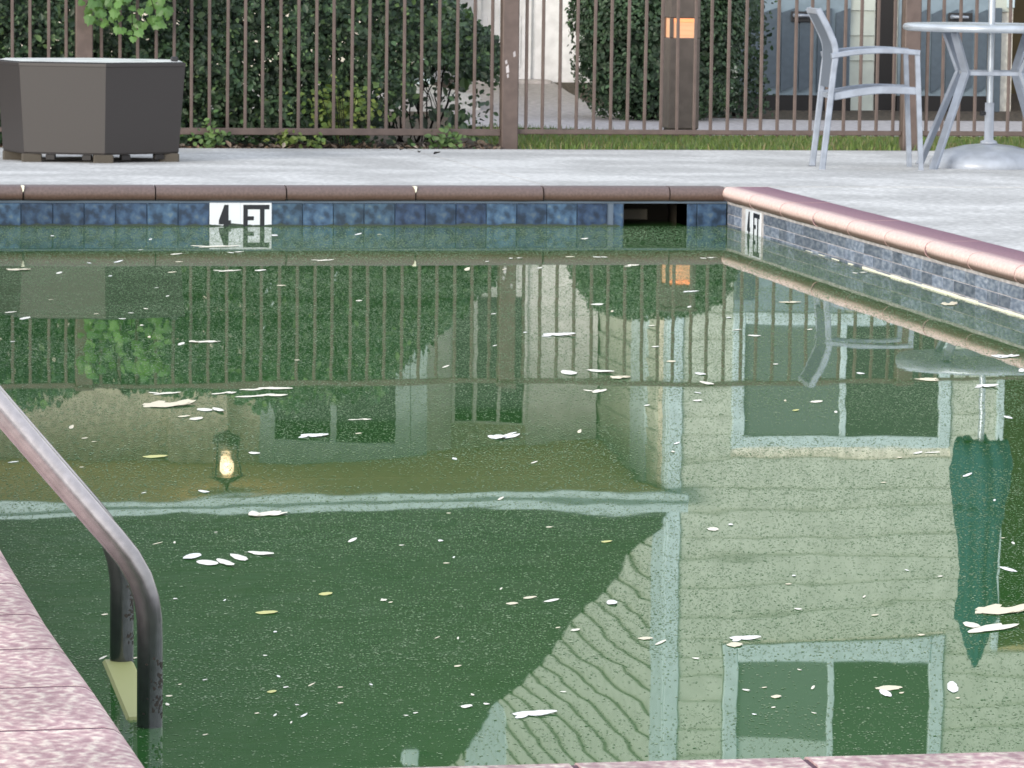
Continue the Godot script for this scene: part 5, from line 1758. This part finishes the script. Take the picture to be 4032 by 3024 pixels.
	all.append([
		[-3.71, 10.28, 0.013, 0.003, "tiny pale petal fleck floating on the upper part of the reflected roof", "petal flecks floating on the upper part of the reflected roof"],
		[-3.60, 10.13, 0.009, 0.002, "tiny pale petal fleck floating on the upper part of the reflected roof", "petal flecks floating on the upper part of the reflected roof"],
		[-3.68, 11.09, 0.009, 0.002, "tiny pale petal fleck floating on the upper part of the reflected roof", "petal flecks floating on the upper part of the reflected roof"],
		[-3.78, 11.06, 0.012, 0.003, "tiny pale petal fleck floating on the upper part of the reflected roof", "petal flecks floating on the upper part of the reflected roof"],
		[-3.62, 11.48, 0.010, 0.003, "tiny pale petal fleck floating on the lower part of the reflected roof", "petal flecks floating on the lower part of the reflected roof"],
		[-3.67, 11.74, 0.010, 0.003, "tiny pale petal fleck floating on the lower part of the reflected roof", "petal flecks floating on the lower part of the reflected roof"],
		[-3.67, 11.96, 0.010, 0.003, "tiny pale petal fleck floating on the lower part of the reflected roof", "petal flecks floating on the lower part of the reflected roof"],
		[-3.67, 12.07, 0.010, 0.003, "tiny pale petal fleck floating on the lower part of the reflected roof", "petal flecks floating on the lower part of the reflected roof"],
		[-3.62, 12.05, 0.011, 0.003, "tiny pale petal fleck floating on the lower part of the reflected roof", "petal flecks floating on the lower part of the reflected roof"],
		[-3.81, 11.98, 0.009, 0.002, "tiny pale petal fleck floating on the lower part of the reflected roof", "petal flecks floating on the lower part of the reflected roof"],
		[-3.86, 12.02, 0.008, 0.002, "tiny pale petal fleck floating around the pool ladder", "petal flecks floating around the pool ladder"],
		[-3.59, 12.23, 0.010, 0.003, "tiny pale petal fleck floating on the lower part of the reflected roof", "petal flecks floating on the lower part of the reflected roof"],
		[-3.67, 12.34, 0.014, 0.003, "tiny pale petal fleck floating on the lower part of the reflected roof", "petal flecks floating on the lower part of the reflected roof"],
		[-3.70, 12.40, 0.008, 0.002, "tiny pale petal fleck floating on the lower part of the reflected roof", "petal flecks floating on the lower part of the reflected roof"]])
	all.append([
		[-3.75, 12.31, 0.008, 0.002, "tiny pale petal fleck floating on the lower part of the reflected roof", "petal flecks floating on the lower part of the reflected roof"],
		[-3.72, 12.33, 0.008, 0.002, "tiny pale petal fleck floating on the lower part of the reflected roof", "petal flecks floating on the lower part of the reflected roof"],
		[-3.86, 12.49, 0.010, 0.002, "tiny pale petal fleck floating on the lower part of the reflected roof", "petal flecks floating on the lower part of the reflected roof"],
		[-3.57, 12.08, 0.010, 0.002, "tiny pale petal fleck floating on the lower part of the reflected roof", "petal flecks floating on the lower part of the reflected roof"],
		[-3.67, 12.24, 0.009, 0.002, "tiny pale petal fleck floating on the lower part of the reflected roof", "petal flecks floating on the lower part of the reflected roof"],
		[-3.89, 12.13, 0.012, 0.003, "tiny pale petal fleck floating around the pool ladder", "petal flecks floating around the pool ladder"],
		[-3.90, 12.21, 0.012, 0.003, "tiny pale petal fleck floating around the pool ladder", "petal flecks floating around the pool ladder"],
		[-3.95, 12.22, 0.009, 0.002, "tiny pale petal fleck floating around the pool ladder", "petal flecks floating around the pool ladder"],
		[-3.92, 11.74, 0.011, 0.003, "tiny pale petal fleck floating around the pool ladder", "petal flecks floating around the pool ladder"],
		[-3.97, 12.19, 0.014, 0.003, "tiny pale petal fleck floating around the pool ladder", "petal flecks floating around the pool ladder"],
		[-3.98, 11.73, 0.018, 0.004, "tiny pale petal fleck floating around the pool ladder", "petal flecks floating around the pool ladder"],
		[-3.94, 11.24, 0.013, 0.003, "tiny pale petal fleck floating around the pool ladder", "petal flecks floating around the pool ladder"],
		[-3.35, 11.12, 0.015, 0.004, "tiny pale petal fleck floating on the upper part of the reflected roof", "petal flecks floating on the upper part of the reflected roof"],
		[-3.34, 11.15, 0.011, 0.003, "tiny pale petal fleck floating on the upper part of the reflected roof", "petal flecks floating on the upper part of the reflected roof"]])
	all.append([
		[-3.47, 12.34, 0.009, 0.002, "tiny pale petal fleck floating on the lower part of the reflected roof", "petal flecks floating on the lower part of the reflected roof"],
		[-3.20, 10.37, 0.012, 0.003, "tiny pale petal fleck floating on the upper part of the reflected roof", "petal flecks floating on the upper part of the reflected roof"],
		[-2.81, 10.12, 0.015, 0.004, "tiny pale petal fleck floating on the upper part of the reflected roof", "petal flecks floating on the upper part of the reflected roof"],
		[-3.20, 10.37, 0.011, 0.003, "tiny pale petal fleck floating on the upper part of the reflected roof", "petal flecks floating on the upper part of the reflected roof"],
		[-3.11, 10.56, 0.010, 0.002, "tiny pale petal fleck floating on the upper part of the reflected roof", "petal flecks floating on the upper part of the reflected roof"],
		[-3.14, 10.64, 0.014, 0.003, "tiny pale petal fleck floating on the upper part of the reflected roof", "petal flecks floating on the upper part of the reflected roof"],
		[-3.08, 11.00, 0.011, 0.003, "tiny pale petal fleck floating on the upper part of the reflected roof", "petal flecks floating on the upper part of the reflected roof"],
		[-3.27, 11.59, 0.010, 0.003, "tiny pale petal fleck floating on the lower part of the reflected roof", "petal flecks floating on the lower part of the reflected roof"],
		[-3.31, 11.58, 0.009, 0.002, "tiny pale petal fleck floating on the lower part of the reflected roof", "petal flecks floating on the lower part of the reflected roof"],
		[-3.17, 12.17, 0.010, 0.002, "tiny pale petal fleck floating on the lower part of the reflected roof", "petal flecks floating on the lower part of the reflected roof"],
		[-3.02, 11.52, 0.019, 0.005, "tiny pale petal fleck floating on the lower part of the reflected roof", "petal flecks floating on the lower part of the reflected roof"],
		[-3.32, 11.89, 0.015, 0.004, "tiny pale petal fleck floating on the lower part of the reflected roof", "petal flecks floating on the lower part of the reflected roof"],
		[-3.51, 12.06, 0.009, 0.002, "tiny pale petal fleck floating on the lower part of the reflected roof", "petal flecks floating on the lower part of the reflected roof"],
		[-3.49, 12.36, 0.009, 0.002, "tiny pale petal fleck floating on the lower part of the reflected roof", "petal flecks floating on the lower part of the reflected roof"]])
	all.append([
		[-2.84, 9.63, 0.023, 0.006, "tiny pale petal fleck floating around the reflected entry", "petal flecks floating around the reflected entry"],
		[-3.01, 9.87, 0.011, 0.003, "tiny pale petal fleck floating on the upper part of the reflected roof", "petal flecks floating on the upper part of the reflected roof"],
		[-3.05, 11.49, 0.011, 0.003, "tiny pale petal fleck floating on the lower part of the reflected roof", "petal flecks floating on the lower part of the reflected roof"],
		[-1.80, 9.42, 0.014, 0.003, "tiny pale petal fleck floating on the reflected two-storey house", "petal flecks floating on the reflected two-storey house"],
		[-2.37, 10.12, 0.015, 0.004, "tiny pale petal fleck floating on the reflected two-storey house", "petal flecks floating on the reflected two-storey house"],
		[-2.33, 11.18, 0.012, 0.003, "tiny pale petal fleck floating on the reflected two-storey house", "petal flecks floating on the reflected two-storey house"],
		[-2.41, 10.89, 0.011, 0.003, "tiny pale petal fleck floating on the reflected two-storey house", "petal flecks floating on the reflected two-storey house"],
		[-2.09, 10.93, 0.012, 0.003, "tiny pale petal fleck floating on the reflected two-storey house", "petal flecks floating on the reflected two-storey house"],
		[-2.34, 11.65, 0.014, 0.003, "tiny pale petal fleck floating on the reflected two-storey house", "petal flecks floating on the reflected two-storey house"],
		[-2.70, 12.18, 0.014, 0.004, "tiny pale petal fleck floating on the reflected two-storey house", "petal flecks floating on the reflected two-storey house"],
		[-2.83, 12.19, 0.014, 0.004, "tiny pale petal fleck floating on the reflected two-storey house", "petal flecks floating on the reflected two-storey house"],
		[-2.79, 12.17, 0.009, 0.002, "tiny pale petal fleck floating on the reflected two-storey house", "petal flecks floating on the reflected two-storey house"],
		[-2.68, 12.00, 0.010, 0.002, "tiny pale petal fleck floating on the reflected two-storey house", "petal flecks floating on the reflected two-storey house"],
		[-2.76, 12.42, 0.009, 0.002, "tiny pale petal fleck floating on the reflected two-storey house", "petal flecks floating on the reflected two-storey house"]])
	all.append([
		[-1.78, 10.47, 0.012, 0.003, "tiny pale petal fleck floating on the reflected two-storey house", "petal flecks floating on the reflected two-storey house"],
		[-1.61, 9.77, 0.012, 0.003, "tiny pale petal fleck floating on the reflected two-storey house", "petal flecks floating on the reflected two-storey house"],
		[-1.78, 10.39, 0.009, 0.002, "tiny pale petal fleck floating on the reflected two-storey house", "petal flecks floating on the reflected two-storey house"],
		[-2.46, 12.31, 0.008, 0.002, "tiny pale petal fleck floating on the reflected two-storey house", "petal flecks floating on the reflected two-storey house"],
		[-2.82, 12.36, 0.009, 0.002, "tiny pale petal fleck floating on the reflected two-storey house", "petal flecks floating on the reflected two-storey house"],
		[-2.87, 12.42, 0.009, 0.002, "tiny pale petal fleck floating on the reflected two-storey house", "petal flecks floating on the reflected two-storey house"],
		[-2.14, 10.84, 0.010, 0.003, "tiny pale petal fleck floating on the reflected two-storey house", "petal flecks floating on the reflected two-storey house"]])
	return all
